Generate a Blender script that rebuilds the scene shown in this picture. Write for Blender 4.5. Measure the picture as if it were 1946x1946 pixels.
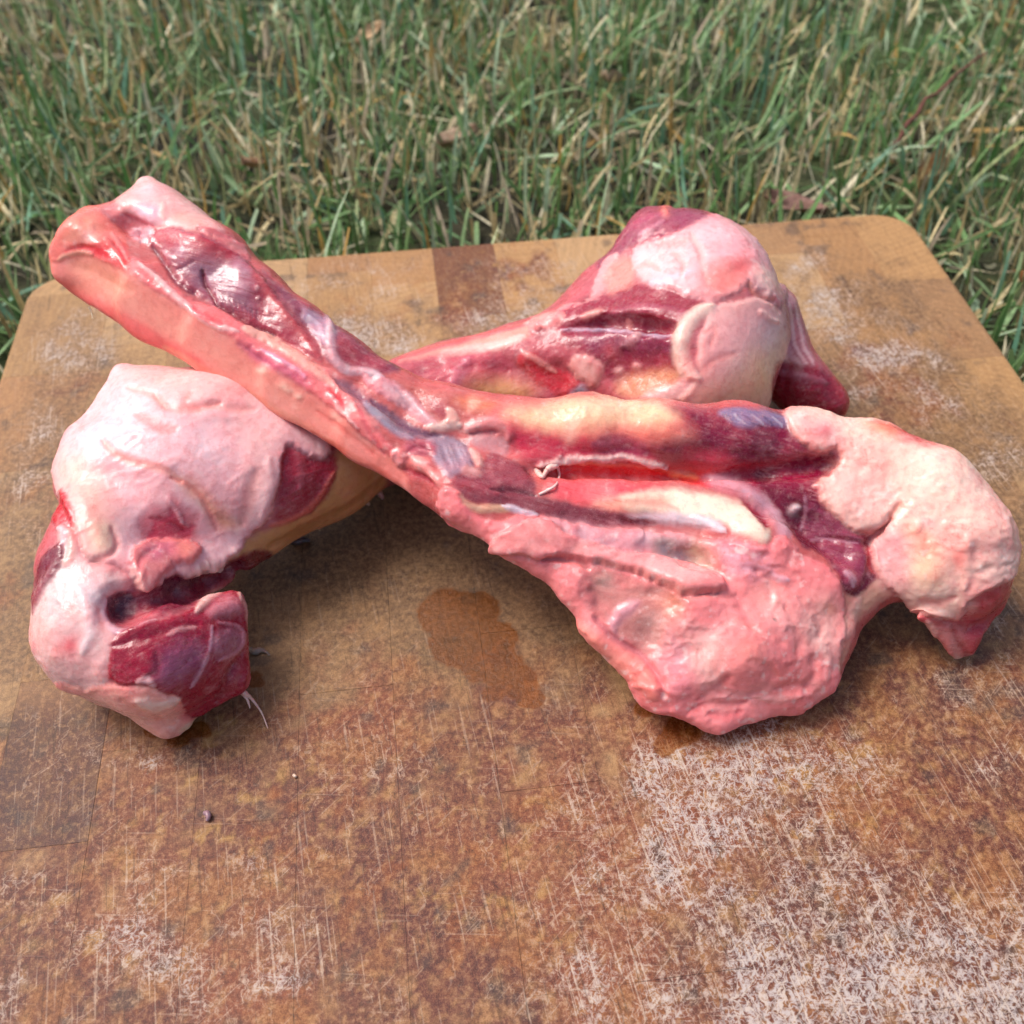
import bpy, math, random
import numpy as np
from mathutils import Matrix, Vector
# ------------------------------------------------------------------ scene, camera, light
for o in list(bpy.data.objects): bpy.data.objects.remove(o)
scene = bpy.context.scene
C = scene.collection
rng = np.random.default_rng(7)
random.seed(7)

SRC = 1946.0                      # the photograph's width in pixels
FPX = 1913.8                      # focal length in those pixels
CAM = np.array([-0.04315, -0.49621, 0.32543])
PITCH, YAW, ROLL = 0.84058, -0.11680, -0.00937

fwd = np.array([-math.sin(YAW)*math.cos(PITCH), math.cos(YAW)*math.cos(PITCH), -math.sin(PITCH)])
right0 = np.array([math.cos(YAW), math.sin(YAW), 0.0])
up0 = np.cross(right0, fwd)
RIGHT = right0*math.cos(ROLL) + up0*math.sin(ROLL)
UP = up0*math.cos(ROLL) - right0*math.sin(ROLL)

cam_data = bpy.data.cameras.new('camera')
cam = bpy.data.objects.new('camera', cam_data); C.objects.link(cam)
m = Matrix(((RIGHT[0], UP[0], -fwd[0], CAM[0]), (RIGHT[1], UP[1], -fwd[1], CAM[1]),
            (RIGHT[2], UP[2], -fwd[2], CAM[2]), (0, 0, 0, 1)))
cam.matrix_world = m
cam_data.sensor_width = 36.0
cam_data.lens = 36.0*FPX/SRC
cam_data.clip_start = 0.01
cam_data.clip_end = 400.0
cam_data.dof.use_dof = True
cam_data.dof.focus_distance = 0.345
cam_data.dof.aperture_fstop = 12.0
scene.camera = cam

SUN_EL, SUN_AZ = math.radians(56), math.radians(-62)   # azimuth from +Y towards +X
world = bpy.data.worlds.new('World'); scene.world = world; world.use_nodes = True
wn = world.node_tree.nodes; wl = world.node_tree.links
bg = wn['Background']
sky = wn.new('ShaderNodeTexSky'); sky.sky_type = 'NISHITA'; sky.sun_disc = False
sky.sun_elevation = SUN_EL; sky.sun_rotation = SUN_AZ
sky.dust_density = 5.0; sky.ozone_density = 1.0; sky.air_density = 1.0
wl.new(sky.outputs[0], bg.inputs[0]); bg.inputs[1].default_value = 0.15
sd = bpy.data.lights.new('sun', 'SUN'); sd.energy = 2.5; sd.angle = math.radians(26); sd.color = (1.0, 0.98, 0.95)
sun = bpy.data.objects.new('sun', sd); C.objects.link(sun)
sdir = Vector((math.sin(SUN_AZ)*math.cos(SUN_EL), math.cos(SUN_AZ)*math.cos(SUN_EL), math.sin(SUN_EL)))
sun.rotation_euler = sdir.to_track_quat('Z', 'Y').to_euler()
sun.location = (-1, 1, 2)

scene.render.engine = 'CYCLES'
scene.cycles.max_bounces = 6; scene.cycles.diffuse_bounces = 3; scene.cycles.glossy_bounces = 2; scene.cycles.transmission_bounces = 3
scene.view_settings.view_transform = 'Standard'
scene.view_settings.look = 'None'
scene.view_settings.gamma = 1.0
scene.view_settings.use_curve_mapping = False
scene.view_settings.exposure = 0.16

# ------------------------------------------------------------------ helpers
def tag(o, label, cat=None, group=None, kind=None):
    o['label'] = label
    if cat: o['category'] = cat
    if group: o['group'] = group
    if kind: o['kind'] = kind
    return o

def ray(px, py):
    return RIGHT*((px-SRC/2)/FPX) - UP*((py-SRC/2)/FPX) + fwd

def P(px, py, zmm):
    """point where the ray through a photo pixel reaches a height (mm above the board)"""
    d = ray(px, py)
    return CAM + d*((zmm*0.001-CAM[2])/d[2])

def depth(p): return float((p-CAM) @ fwd)

def project(V):
    d = V-CAM
    z = d @ fwd
    return np.stack([SRC/2+FPX*(d @ RIGHT)/z, SRC/2-FPX*(d @ UP)/z], -1), z

def srgb(h):
    if isinstance(h, str):
        h = h.lstrip('#'); c = np.array([int(h[i:i+2], 16) for i in (0, 2, 4)])/255.0
    else: c = np.array(h, float)
    return np.where(c <= 0.04045, c/12.92, ((c+0.055)/1.055)**2.4)

_tab = np.random.default_rng(11).random((64, 64, 64)).astype(np.float32)
def vnoise(p):
    i = np.floor(p).astype(np.int64); f = p-i; f = f*f*(3-2*f)
    i0 = i & 63; i1 = (i+1) & 63
    fx, fy, fz = f[:, 0], f[:, 1], f[:, 2]
    T = _tab
    a = T[i0[:, 0], i0[:, 1], i0[:, 2]]*(1-fx)+T[i1[:, 0], i0[:, 1], i0[:, 2]]*fx
    b = T[i0[:, 0], i1[:, 1], i0[:, 2]]*(1-fx)+T[i1[:, 0], i1[:, 1], i0[:, 2]]*fx
    c = T[i0[:, 0], i0[:, 1], i1[:, 2]]*(1-fx)+T[i1[:, 0], i0[:, 1], i1[:, 2]]*fx
    d = T[i0[:, 0], i1[:, 1], i1[:, 2]]*(1-fx)+T[i1[:, 0], i1[:, 1], i1[:, 2]]*fx
    return ((a*(1-fy)+b*fy)*(1-fz)+(c*(1-fy)+d*fy)*fz)*2-1
def fbm(p, o=3):
    r = 0; a = 1.0; s = 0
    for k in range(o):
        r = r+a*vnoise(p*(2.03**k)+17.3*k); s += a; a *= 0.5
    return r/s
def smooth(a, b, x):
    t = np.clip((x-a)/(b-a), 0, 1); return t*t*(3-2*t)

def mesh_obj(name, V, F, mat=None, parent=None, smooth_shade=True):
    me = bpy.data.meshes.new(name)
    V = np.asarray(V, np.float32)
    if isinstance(F, np.ndarray) and F.ndim == 2:
        n, k = F.shape
        me.vertices.add(len(V)); me.vertices.foreach_set('co', V.ravel())
        me.loops.add(n*k); me.loops.foreach_set('vertex_index', F.astype(np.int32).ravel())
        me.polygons.add(n)
        me.polygons.foreach_set('loop_start', np.arange(0, n*k, k, dtype=np.int32))
        me.polygons.foreach_set('loop_total', np.full(n, k, np.int32))
        me.update(calc_edges=True)
    else:
        me.from_pydata([tuple(v) for v in V], [], F); me.update()
    if smooth_shade: me.polygons.foreach_set('use_smooth', np.ones(len(me.polygons), bool))
    if mat: me.materials.append(mat)
    o = bpy.data.objects.new(name, me); C.objects.link(o)
    if parent: o.parent = parent
    return o

def attr_col(me, name, arr):
    a = me.color_attributes.new(name, 'FLOAT_COLOR', 'POINT')
    c = np.ones((len(arr), 4), np.float32); c[:, :3] = arr
    a.data.foreach_set('color', c.ravel())
def attr_f(me, name, arr):
    a = me.attributes.new(name, 'FLOAT', 'POINT')
    a.data.foreach_set('value', np.asarray(arr, np.float32))
def attr_v(me, name, arr):
    a = me.attributes.new(name, 'FLOAT_VECTOR', 'POINT')
    a.data.foreach_set('vector', np.asarray(arr, np.float32).ravel())

def empty(name, loc):
    o = bpy.data.objects.new(name, None); C.objects.link(o); o.location = loc
    o.empty_display_size = 0.02
    return o

class NT:
    """small helper for node materials"""
    def __init__(s, name):
        s.m = bpy.data.materials.new(name); s.m.use_nodes = True
        s.t = s.m.node_tree; s.b = s.t.nodes['Principled BSDF']
    def n(s, typ, **kw):
        x = s.t.nodes.new(typ)
        for k, v in kw.items():
            if k.startswith('i_'):
                key = k[2:]; x.inputs[int(key) if key.isdigit() else key.replace('_', ' ')].default_value = v
            else: setattr(x, k, v)
        return x
    def l(s, a, b): s.t.links.new(a, b)
    def attr(s, name, out='Fac'):
        x = s.n('ShaderNodeAttribute', attribute_name=name); return x.outputs[out]
    def noise(s, vec, scale, detail=3, rough=0.55, dist=0.0, out=0):
        x = s.n('ShaderNodeTexNoise'); x.inputs['Scale'].default_value = scale
        x.inputs['Detail'].default_value = detail; x.inputs['Roughness'].default_value = rough
        x.inputs['Distortion'].default_value = dist
        if vec is not None: s.l(vec, x.inputs['Vector'])
        return x.outputs[out]
    def voro(s, vec, scale, feature='F1', rnd=1.0, out='Distance'):
        x = s.n('ShaderNodeTexVoronoi', feature=feature); x.inputs['Scale'].default_value = scale
        x.inputs['Randomness'].default_value = rnd
        if vec is not None: s.l(vec, x.inputs['Vector'])
        return x.outputs[out]
    def math(s, op, a, b=None, clamp=False):
        x = s.n('ShaderNodeMath', operation=op, use_clamp=clamp)
        for i, v in enumerate((a, b)):
            if v is None: continue
            if isinstance(v, (int, float)): x.inputs[i].default_value = v
            else: s.l(v, x.inputs[i])
        return x.outputs[0]
    def rng(s, v, a, b, c=0.0, d=1.0, sm=True):
        x = s.n('ShaderNodeMapRange', interpolation_type='SMOOTHSTEP' if sm else 'LINEAR')
        s.l(v, x.inputs[0])
        for i, q in zip((1, 2, 3, 4), (a, b, c, d)): x.inputs[i].default_value = q
        return x.outputs[0]
    def mix(s, f, a, b, blend='MIX'):
        x = s.n('ShaderNodeMix', data_type='RGBA', blend_type=blend)
        for i, v in ((0, f), (6, a), (7, b)):
            if isinstance(v, (int, float)): x.inputs[i].default_value = v
            elif isinstance(v, (tuple, list, np.ndarray)): x.inputs[i].default_value = (*[float(q) for q in v[:3]], 1)
            else: s.l(v, x.inputs[i])
        return x.outputs[2]
    def mapping(s, vec, scale=(1, 1, 1), rot=(0, 0, 0), loc=(0, 0, 0)):
        x = s.n('ShaderNodeMapping'); s.l(vec, x.inputs[0])
        x.inputs['Scale'].default_value = scale; x.inputs['Rotation'].default_value = rot; x.inputs['Location'].default_value = loc
        return x.outputs[0]
    def bump(s, h, strength, dist, normal=None):
        x = s.n('ShaderNodeBump'); x.inputs['Strength'].default_value = strength; x.inputs['Distance'].default_value = dist
        s.l(h, x.inputs['Height'])
        if normal is not None: s.l(normal, x.inputs['Normal'])
        return x.outputs[0]

# ------------------------------------------------------------------ ground and grass
GZ = -0.040                       # soil level; the board top is z = 0
g = NT('soil')
pos = g.n('ShaderNodeNewGeometry').outputs['Position']
c = g.mix(g.rng(g.noise(pos, 40, 5), 0.35, 0.65), srgb('#201c12'), srgb('#38341f'))
c = g.mix(g.rng(g.noise(pos, 9, 4), 0.4, 0.62), c, srgb('#3e4a26'))
g.l(c, g.b.inputs['Base Color']); g.b.inputs['Roughness'].default_value = 0.95
g.l(g.bump(g.noise(pos, 150, 4), 0.8, 0.006), g.b.inputs['Normal'])
n = 60
xs = np.linspace(-1, 1, n); xs = np.sign(xs)*(np.abs(xs)**3)*150
X, Y = np.meshgrid(xs, xs, indexing='ij')
Vg = np.stack([X.ravel(), Y.ravel(), np.full(n*n, GZ)], -1)
near = np.exp(-(np.hypot(Vg[:, 0], Vg[:, 1])/6)**2)
Vg[:, 2] += 0.004*fbm(Vg*9)*near
i, j = np.meshgrid(np.arange(n-1), np.arange(n-1), indexing='ij')
Fg = np.stack([i*n+j, (i+1)*n+j, (i+1)*n+j+1, i*n+j+1], -1).reshape(-1, 4)
gr = mesh_obj('ground', Vg, Fg, g.m); gr['kind'] = 'structure'
gr['label'] = 'lawn soil under the grass, reaching to the horizon'

BW, BY0, BY1, BT = 0.25, 0.0, -0.47, 0.037       # board half width, back, front, thickness

def blades(nb, region, lmin, lmax, wmin, wmax, lean, curl, cols, weights, seed, dens=None, zoff=0.0, nearfac=1.0):
    r = np.random.default_rng(seed)
    x = r.uniform(region[0], region[1], nb*2); y = r.uniform(region[2], region[3], nb*2)
    ok = ~((np.abs(x) < BW+0.002) & (y < BY0+0.002) & (y > BY1-0.002))
    x, y = x[ok][:nb], y[ok][:nb]; nb = len(x)
    d0 = fbm(np.stack([x*14, y*14, np.full(nb, seed*1.7)], -1), 3)
    keep = r.random(nb) < np.clip(0.66+1.5*d0, 0.06, 1); x, y, d0 = x[keep], y[keep], d0[keep]; nb = len(x)
    L = r.uniform(lmin, lmax, nb)*(1+0.25*d0)
    Wd = r.uniform(wmin, wmax, nb)
    az = r.uniform(0, 2*np.pi, nb); tilt = np.abs(r.normal(0, lean, nb)).clip(0, 1.5)
    cu = r.normal(0, curl, nb)
    S = 5
    pts = np.zeros((nb, S, 3)); p = np.stack([x, y, np.full(nb, GZ-0.002+zoff)], -1)
    # keep the stems from growing through the board
    h = np.stack([np.cos(az), np.sin(az)], -1)
    tx = np.cos(r.uniform(0, 2*np.pi, nb)*0+az+np.pi/2); ty = np.sin(az+np.pi/2)
    side = np.stack([tx, ty, np.zeros(nb)], -1)
    tw = r.uniform(-0.8, 0.8, nb)
    for k in range(S):
        pts[:, k] = p
        a = tilt+cu*(k/(S-1))*1.2
        step = L/(S-1)
        p = p+np.stack([h[:, 0]*np.sin(a)*step, h[:, 1]*np.sin(a)*step, np.cos(a)*step], -1)
        p[:, 2] = np.maximum(p[:, 2], GZ+0.003)
    inside = ((np.abs(pts[:, :, 0]) < BW+0.003) & (pts[:, :, 1] < BY0+0.003) & (pts[:, :, 1] > BY1) & (pts[:, :, 2] < 0.004)).any(1)
    k = ~inside; pts = pts[k]; Wd = Wd[k]; side = side[k]; tw = tw[k]; nb = len(pts); h = h[k]; d0 = d0[k]
    side = side*np.cos(tw)[:, None]+np.stack([np.zeros(nb), np.zeros(nb), np.sin(tw)], -1)
    prof = np.array([0.75, 1.0, 0.95, 0.7, 0.06])
    cut = r.random(nb) < 0.35                     # mown tips
    wprof = np.where(cut[:, None], np.array([0.8, 1, 1, 0.9, 0.75])[None], prof[None])
    off = side[:, None, :]*(Wd[:, None]*wprof*0.5)[:, :, None]
    fold = np.cross(side, np.array([0, 0, 1.0])); 
    Vb = np.stack([pts-off, pts+off], 2).reshape(-1, 3)
    base = np.arange(nb)*S*2
    q = []
    for k in range(S-1):
        q.append(np.stack([base+2*k, base+2*k+1, base+2*k+3, base+2*k+2], -1))
    Fb = np.concatenate(q, 0)
    cols = np.array([srgb(c) for c in cols])
    w = np.array(weights, float); w /= w.sum()
    ci = cols[r.choice(len(cols), nb, p=w)]*r.uniform(0.75, 1.25, (nb, 1))
    tipc = np.array(srgb('#b9a878'))
    mixt = np.array([0.25, 0.05, 0, 0.05, 0.35])[None, :, None]*r.random((nb, 1, 1))
    cv = ci[:, None, :]*(1-mixt)+tipc*mixt
    cv = np.repeat(cv, 2, 1).reshape(-1, 3)
    return Vb, Fb, cv

gm = NT('grass_blade')
ca = gm.attr('Col', 'Color')
pos = gm.n('ShaderNodeNewGeometry').outputs['Position']
cc = gm.mix(gm.rng(gm.noise(pos, 300, 2), 0.3, 0.7, 0, 0.35), ca, (0.10, 0.12, 0.04))
gm.l(cc, gm.b.inputs['Base Color']); gm.b.inputs['Roughness'].default_value = 0.5
gm.b.inputs['Specular IOR Level'].default_value = 0.35
tr = gm.n('ShaderNodeBsdfTranslucent'); gm.l(cc, tr.inputs[0])
ms = gm.n('ShaderNodeMixShader'); ms.inputs[0].default_value = 0.28
gm.l(gm.b.outputs[0], ms.inputs[1]); gm.l(tr.outputs[0], ms.inputs[2])
gm.l(ms.outputs[0], gm.t.nodes['Material Output'].inputs[0])

greens = ['#5f8a4e', '#7aa066', '#44703a', '#93b480', '#b4cda8', '#6a9a7e', '#a3b078']
straw = ['#e0cd9e', '#c7b182', '#efe3c0', '#ad976c', '#cfa45e', '#b8a48c']
sets = []
NEAR = (-0.85, 0.85, -0.75, 1.5)
sets.append(blades(20000, NEAR, 0.022, 0.046, 0.0018, 0.0038, 0.85, 0.6, greens, [3, 3, 3, 2, 1.5, 2, 1], 3))
sets.append(blades(15000, NEAR, 0.04, 0.078, 0.0011, 0.0027, 0.75, 0.7, greens, [2, 3, 2, 3, 2, 2, 1], 4))
sets.append(blades(34000, NEAR, 0.018, 0.052, 0.0012, 0.0034, 0.85, 0.45, straw, [3, 3, 3, 2, 1.2, 2], 5))
sets.append(blades(5000, NEAR, 0.02, 0.05, 0.002, 0.0046, 0.9, 0.3, ['#efe3c4', '#e3d2a6', '#d9c8a0', '#c9d6a8'], [3, 3, 2, 1.5], 15))
sets.append(blades(11000, NEAR, 0.02, 0.05, 0.0014, 0.0036, 1.4, 0.2, straw+greens[:3], [2, 3, 1.4, 3, 0.7, 3, 1.2, 1.2, 1.2], 6, zoff=0.008))
sets.append(blades(9000, NEAR, 0.025, 0.055, 0.0018, 0.0040, 1.3, 0.3, greens, [3, 3, 3, 2, 1.5, 2, 1], 9, zoff=0.012))
far = blades(30000, (-4, 4, 1.4, 6), 0.04, 0.08, 0.003, 0.007, 0.5, 0.5, greens+straw[:2], [3, 3, 3, 2, 1.5, 2, 1, 1.5, 1.5], 8)
sets.append(far)
V_, F_, K_ = [], [], []; off = 0
for a, b, c in sets:
    V_.append(a); F_.append(b+off); K_.append(c); off += len(a)
go = mesh_obj('grass', np.concatenate(V_), np.concatenate(F_), gm.m)
attr_col(go.data, 'Col', np.concatenate(K_))
tag(go, 'short green lawn grass mixed with dry straw blades around the board', 'grass', kind='stuff')

# ------------------------------------------------------------------ cutting board of end-grain blocks
bm_ = NT('worn_board')
def build_board_material(b):
    """colour and masks of stains come from attributes (mm-scale); this adds grain, flecks, knife cuts"""
    pos = b.n('ShaderNodeNewGeometry').outputs['Position']
    mm = b.mapping(pos, (1000, 1000, 1000))      # millimetres
    def N(vec, scale, detail=2, rough=0.6):
        o = b.noise(vec, scale, detail, rough); o.node.noise_dimensions = '2D'; return o
    def Vr(vec, scale):
        o = b.voro(vec, scale, 'DISTANCE_TO_EDGE'); o.node.voronoi_dimensions = '2D'; return o
    base = b.attr('Col', 'Color'); a_scuff = b.attr('scuff'); a_wet = b.attr('wet'); a_rub = b.attr('rub')
    fine = N(mm, 0.42, 5, 0.80); vf = N(mm, 2.8, 2, 0.75)
    col = b.mix(b.rng(fine, 0.48, 0.64, 0, 0.46), base, b.mix(1.0, base, srgb('#8a6a48'), 'SCREEN'))
    col = b.mix(b.math('MULTIPLY', b.rng(fine, 0.52, 0.34), b.math('ADD', b.math('MULTIPLY', a_rub, 0.5), 0.06)), col, b.mix(1.0, base, srgb('#6a4436'), 'MULTIPLY'))
    col = b.mix(b.rng(vf, 0.50, 0.72, 0, 0.5), col, b.mix(1.0, base, srgb('#6e5240'), 'MULTIPLY'))
    col = b.mix(b.rng(vf, 0.48, 0.28, 0, 0.35), col, b.mix(1.0, base, srgb('#7a6450'), 'SCREEN'))
    wv = b.n('ShaderNodeVectorMath', operation='MULTIPLY_ADD')
    w1 = b.noise(mm, 0.22, 2, 0.6, out=1); w1.node.noise_dimensions = '2D'
    b.l(w1, wv.inputs[0]); wv.inputs[1].default_value = (7, 7, 0); b.l(mm, wv.inputs[2])
    v1 = Vr(b.mapping(wv.outputs[0], (1.0, 0.6, 1), (0, 0, 0.2)), 0.30); v2 = Vr(b.mapping(wv.outputs[0], (0.7, 1.0, 1), (0, 0, 0.6), (40, 9, 0)), 0.55)
    # knife cuts
    hl = None; dk = None
    lift = b.math('MULTIPLY', a_scuff, 0.085)
    for k, (ang, sx, sy, thr, amt) in enumerate(((0.15, 0.035, 1.1, 0.745, 0.6), (1.45, 0.03, 0.9, 0.715, 0.9), (1.2, 0.05, 1.0, 0.73, 0.8), (-0.7, 0.05, 1.0, 0.735, 0.7), (1.75, 0.04, 0.95, 0.72, 0.8))):
        vv = b.mapping(b.mapping(wv.outputs[0] if k in (2, 4) else mm, (1, 1, 0), (0, 0, ang), (17*k, 5*k, 0)), (sx, sy, 1))
        s_ = N(vv, 1.0, 1, 0.5)
        ln = b.rng(b.math('ADD', s_, lift), thr, thr+0.07, 0, amt)
        hl = ln if hl is None else b.math('MAXIMUM', hl, ln)
        if k in (1, 2, 4):
            s2 = b.rng(s_, 1-thr, 1-thr-0.05, 0, 0.8)
            dk = s2 if dk is None else b.math('MAXIMUM', dk, s2)
    # torn whitish web: its strands thicken with wear until only islands of brown stay
    vm = b.math('MINIMUM', v1, b.math('MULTIPLY', v2, 0.9))
    t = b.math('SUBTRACT', b.math('MULTIPLY', a_scuff, 0.43), b.math('MULTIPLY', vm, 1.25))
    t = b.math('ADD', t, b.math('MULTIPLY', b.math('SUBTRACT', fine, 0.5), 0.85))
    t = b.math('ADD', t, b.math('MULTIPLY', b.math('SUBTRACT', vf, 0.5), 0.22))
    t = b.math('ADD', t, b.math('MULTIPLY', hl, 0.10))
    fw = b.rng(t, 0.05, 0.36)
    wc = b.mix(b.rng(a_scuff, 0.2, 0.7), srgb('#ab8666'), srgb('#bdb2ad'))
    col = b.mix(b.math('MULTIPLY', fw, 0.82), col, wc)
    lw = b.math('MULTIPLY', hl, b.math('ADD', b.math('MULTIPLY', a_scuff, 0.9), 0.13, True))
    col = b.mix(b.math('MULTIPLY', lw, 0.7), col, srgb('#c9b09a'))
    col = b.mix(b.math('MULTIPLY', dk, 0.45), col, srgb('#2a1d16'))
    wn_ = b.rng(b.math('ADD', a_wet, b.math('MULTIPLY', b.math('SUBTRACT', fine, 0.5), 0.5)), 0.42, 0.56)
    wetc = b.mix(b.rng(vf, 0.3, 0.7, 0.1, 0.4), b.mix(1.0, col, srgb('#c88a3c'), 'MULTIPLY'), srgb('#86541a'))
    col = b.mix(b.math('MULTIPLY', wn_, 0.9), col, wetc)
    b.l(col, b.b.inputs['Base Color'])
    b.l(b.math('SUBTRACT', b.rng(fine, 0.3, 0.7, 0.46, 0.66), b.math('MULTIPLY', wn_, 0.30)), b.b.inputs['Roughness'])
    b.b.inputs['Specular IOR Level'].default_value = 0.32
    b.l(b.bump(b.math('ADD', fine, b.math('MULTIPLY', vf, 0.5)), 0.4, 0.0006), b.b.inputs['Normal'])
build_board_material(bm_)

board = empty('cutting_board', (0, -0.235, -BT))
tag(board, 'scarred old wooden cutting board with rounded corners lying on the grass', 'cutting board')

def blob(pts):
    """soft union of spots given as photo px x, y, radius px, amount"""
    return np.array(pts, float)
SC = blob([(1450, 1560, 230, .9), (1720, 1850, 260, 1.2), (1560, 1900, 300, 1.1), (1900, 1900, 200, 1.1), (1250, 1480, 140, .85), (1280, 1700, 170, .8),
           (1600, 620, 80, .95), (1700, 690, 80, .95), (1520, 540, 70, .8), (1790, 750, 90, .7), (1700, 900, 110, .6), (1890, 880, 90, .7), (1660, 830, 60, .8),
           (700, 500, 80, .85), (600, 530, 70, .8), (720, 600, 70, .75), (800, 630, 45, 1.0), (1040, 500, 90, .8), (1000, 590, 90, .8), (560, 580, 60, .7), (880, 500, 60, .6),
           (200, 650, 70, .7), (110, 700, 70, .8), (60, 830, 70, .6), (30, 900, 60, .6), (60, 1000, 60, .5), (250, 600, 60, .6),
           (280, 1780, 160, .72), (120, 1720, 100, .6), (230, 1420, 50, .7), (560, 1740, 120, .75), (630, 1850, 120, .7), (60, 1480, 60, .5), (20, 1640, 40, .8), (20, 1880, 50, .9),
           (900, 1450, 60, .5), (760, 1480, 60, .6), (1000, 1850, 120, .6), (1800, 1330, 90, .6), (1880, 1420, 80, .7), (1900, 1200, 60, .6), (1400, 1750, 200, .8), (1130, 1880, 120, .7), (700, 1900, 150, .6), (960, 1270, 40, .3)])
RD = blob([(300, 1650, 260, .8), (150, 1450, 150, .6), (500, 1500, 180, .75), (560, 1700, 200, .7), (820, 1480, 90, .8), (900, 1650, 220, .6), (1300, 1420, 130, .85), (1600, 1450, 260, .75),
           (1750, 1620, 170, .9), (1450, 1650, 250, .6), (1700, 1850, 250, .6), (1200, 1850, 250, .5), (100, 1850, 200, .6), (870, 510, 70, .8), (1010, 510, 45, .9), (890, 590, 60, .7),
           (1640, 690, 70, .7), (1700, 760, 80, .6), (1760, 770, 60, .6), (400, 670, 60, .5), (170, 760, 70, .35), (60, 950, 80, .3), (50, 1130, 80, .45), (350, 1430, 90, .75), (700, 1330, 60, .4), (1750, 1250, 150, .5), (1850, 1050, 100, .45), (640, 1250, 90, .35)])
GM = blob([(700, 1080, 200, .9), (850, 1250, 220, .85), (640, 1350, 160, .7), (560, 1050, 130, .8), (1020, 1300, 180, .75), (1700, 1250, 160, .7), (90, 1420, 120, .75), (30, 1150, 80, .55), (1880, 800, 110, .55),
           (480, 670, 130, .5), (640, 600, 120, .45), (1050, 1150, 120, .8), (1480, 1480, 160, .3), (1600, 850, 110, .4), (700, 1500, 120, .4), (120, 800, 90, .35), (1920, 980, 90, .5), (880, 560, 90, .5), (1560, 1380, 110, .6)])
RU = blob([(450, 1550, 250, 1), (900, 1700, 300, .8), (1550, 1520, 250, .9), (1750, 1700, 200, .8), (150, 1750, 200, .7), (980, 510, 60, 1), (720, 600, 80, .6), (1500, 1750, 300, .5), (1750, 650, 80, .3), (350, 1380, 90, 1), (1280, 1400, 100, 1)])
WT = blob([(845, 1170, 48, 1.4), (900, 1165, 50, 1.4), (870, 1225, 50, 1.4), (930, 1225, 50, 1.4), (950, 1270, 40, 1.3), (985, 1300, 36, 1.3), (1008, 1330, 22, 1.3), (945, 1320, 25, 1.1), (905, 1265, 40, 1.0), (1270, 1410, 30, 1.1), (1300, 1390, 40, 1.0), (1230, 1345, 30, .9), (340, 1400, 34, 1.0), (290, 1385, 26, .9), (380, 1385, 26, .9), (480, 1290, 22, .8)])
def spots(px, S_):
    r = np.zeros(len(px)); q3 = np.concatenate([px, np.full((len(px), 1), 3.3)], 1)
    px = px+np.stack([fbm(q3*0.011, 4), fbm(q3*0.011+31, 4)], -1)*95+np.stack([fbm(q3*0.05, 3), fbm(q3*0.05+31, 3)], -1)*25
    for x, y, rad, a in S_:
        if S_ is SC: rad = rad*1.35; a = a*0.92
        r = np.maximum(r, a*np.exp(-((px[:, 0]-x)**2+((px[:, 1]-y)*1.35)**2)/(rad*rad)*0.9))
    return r

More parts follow.
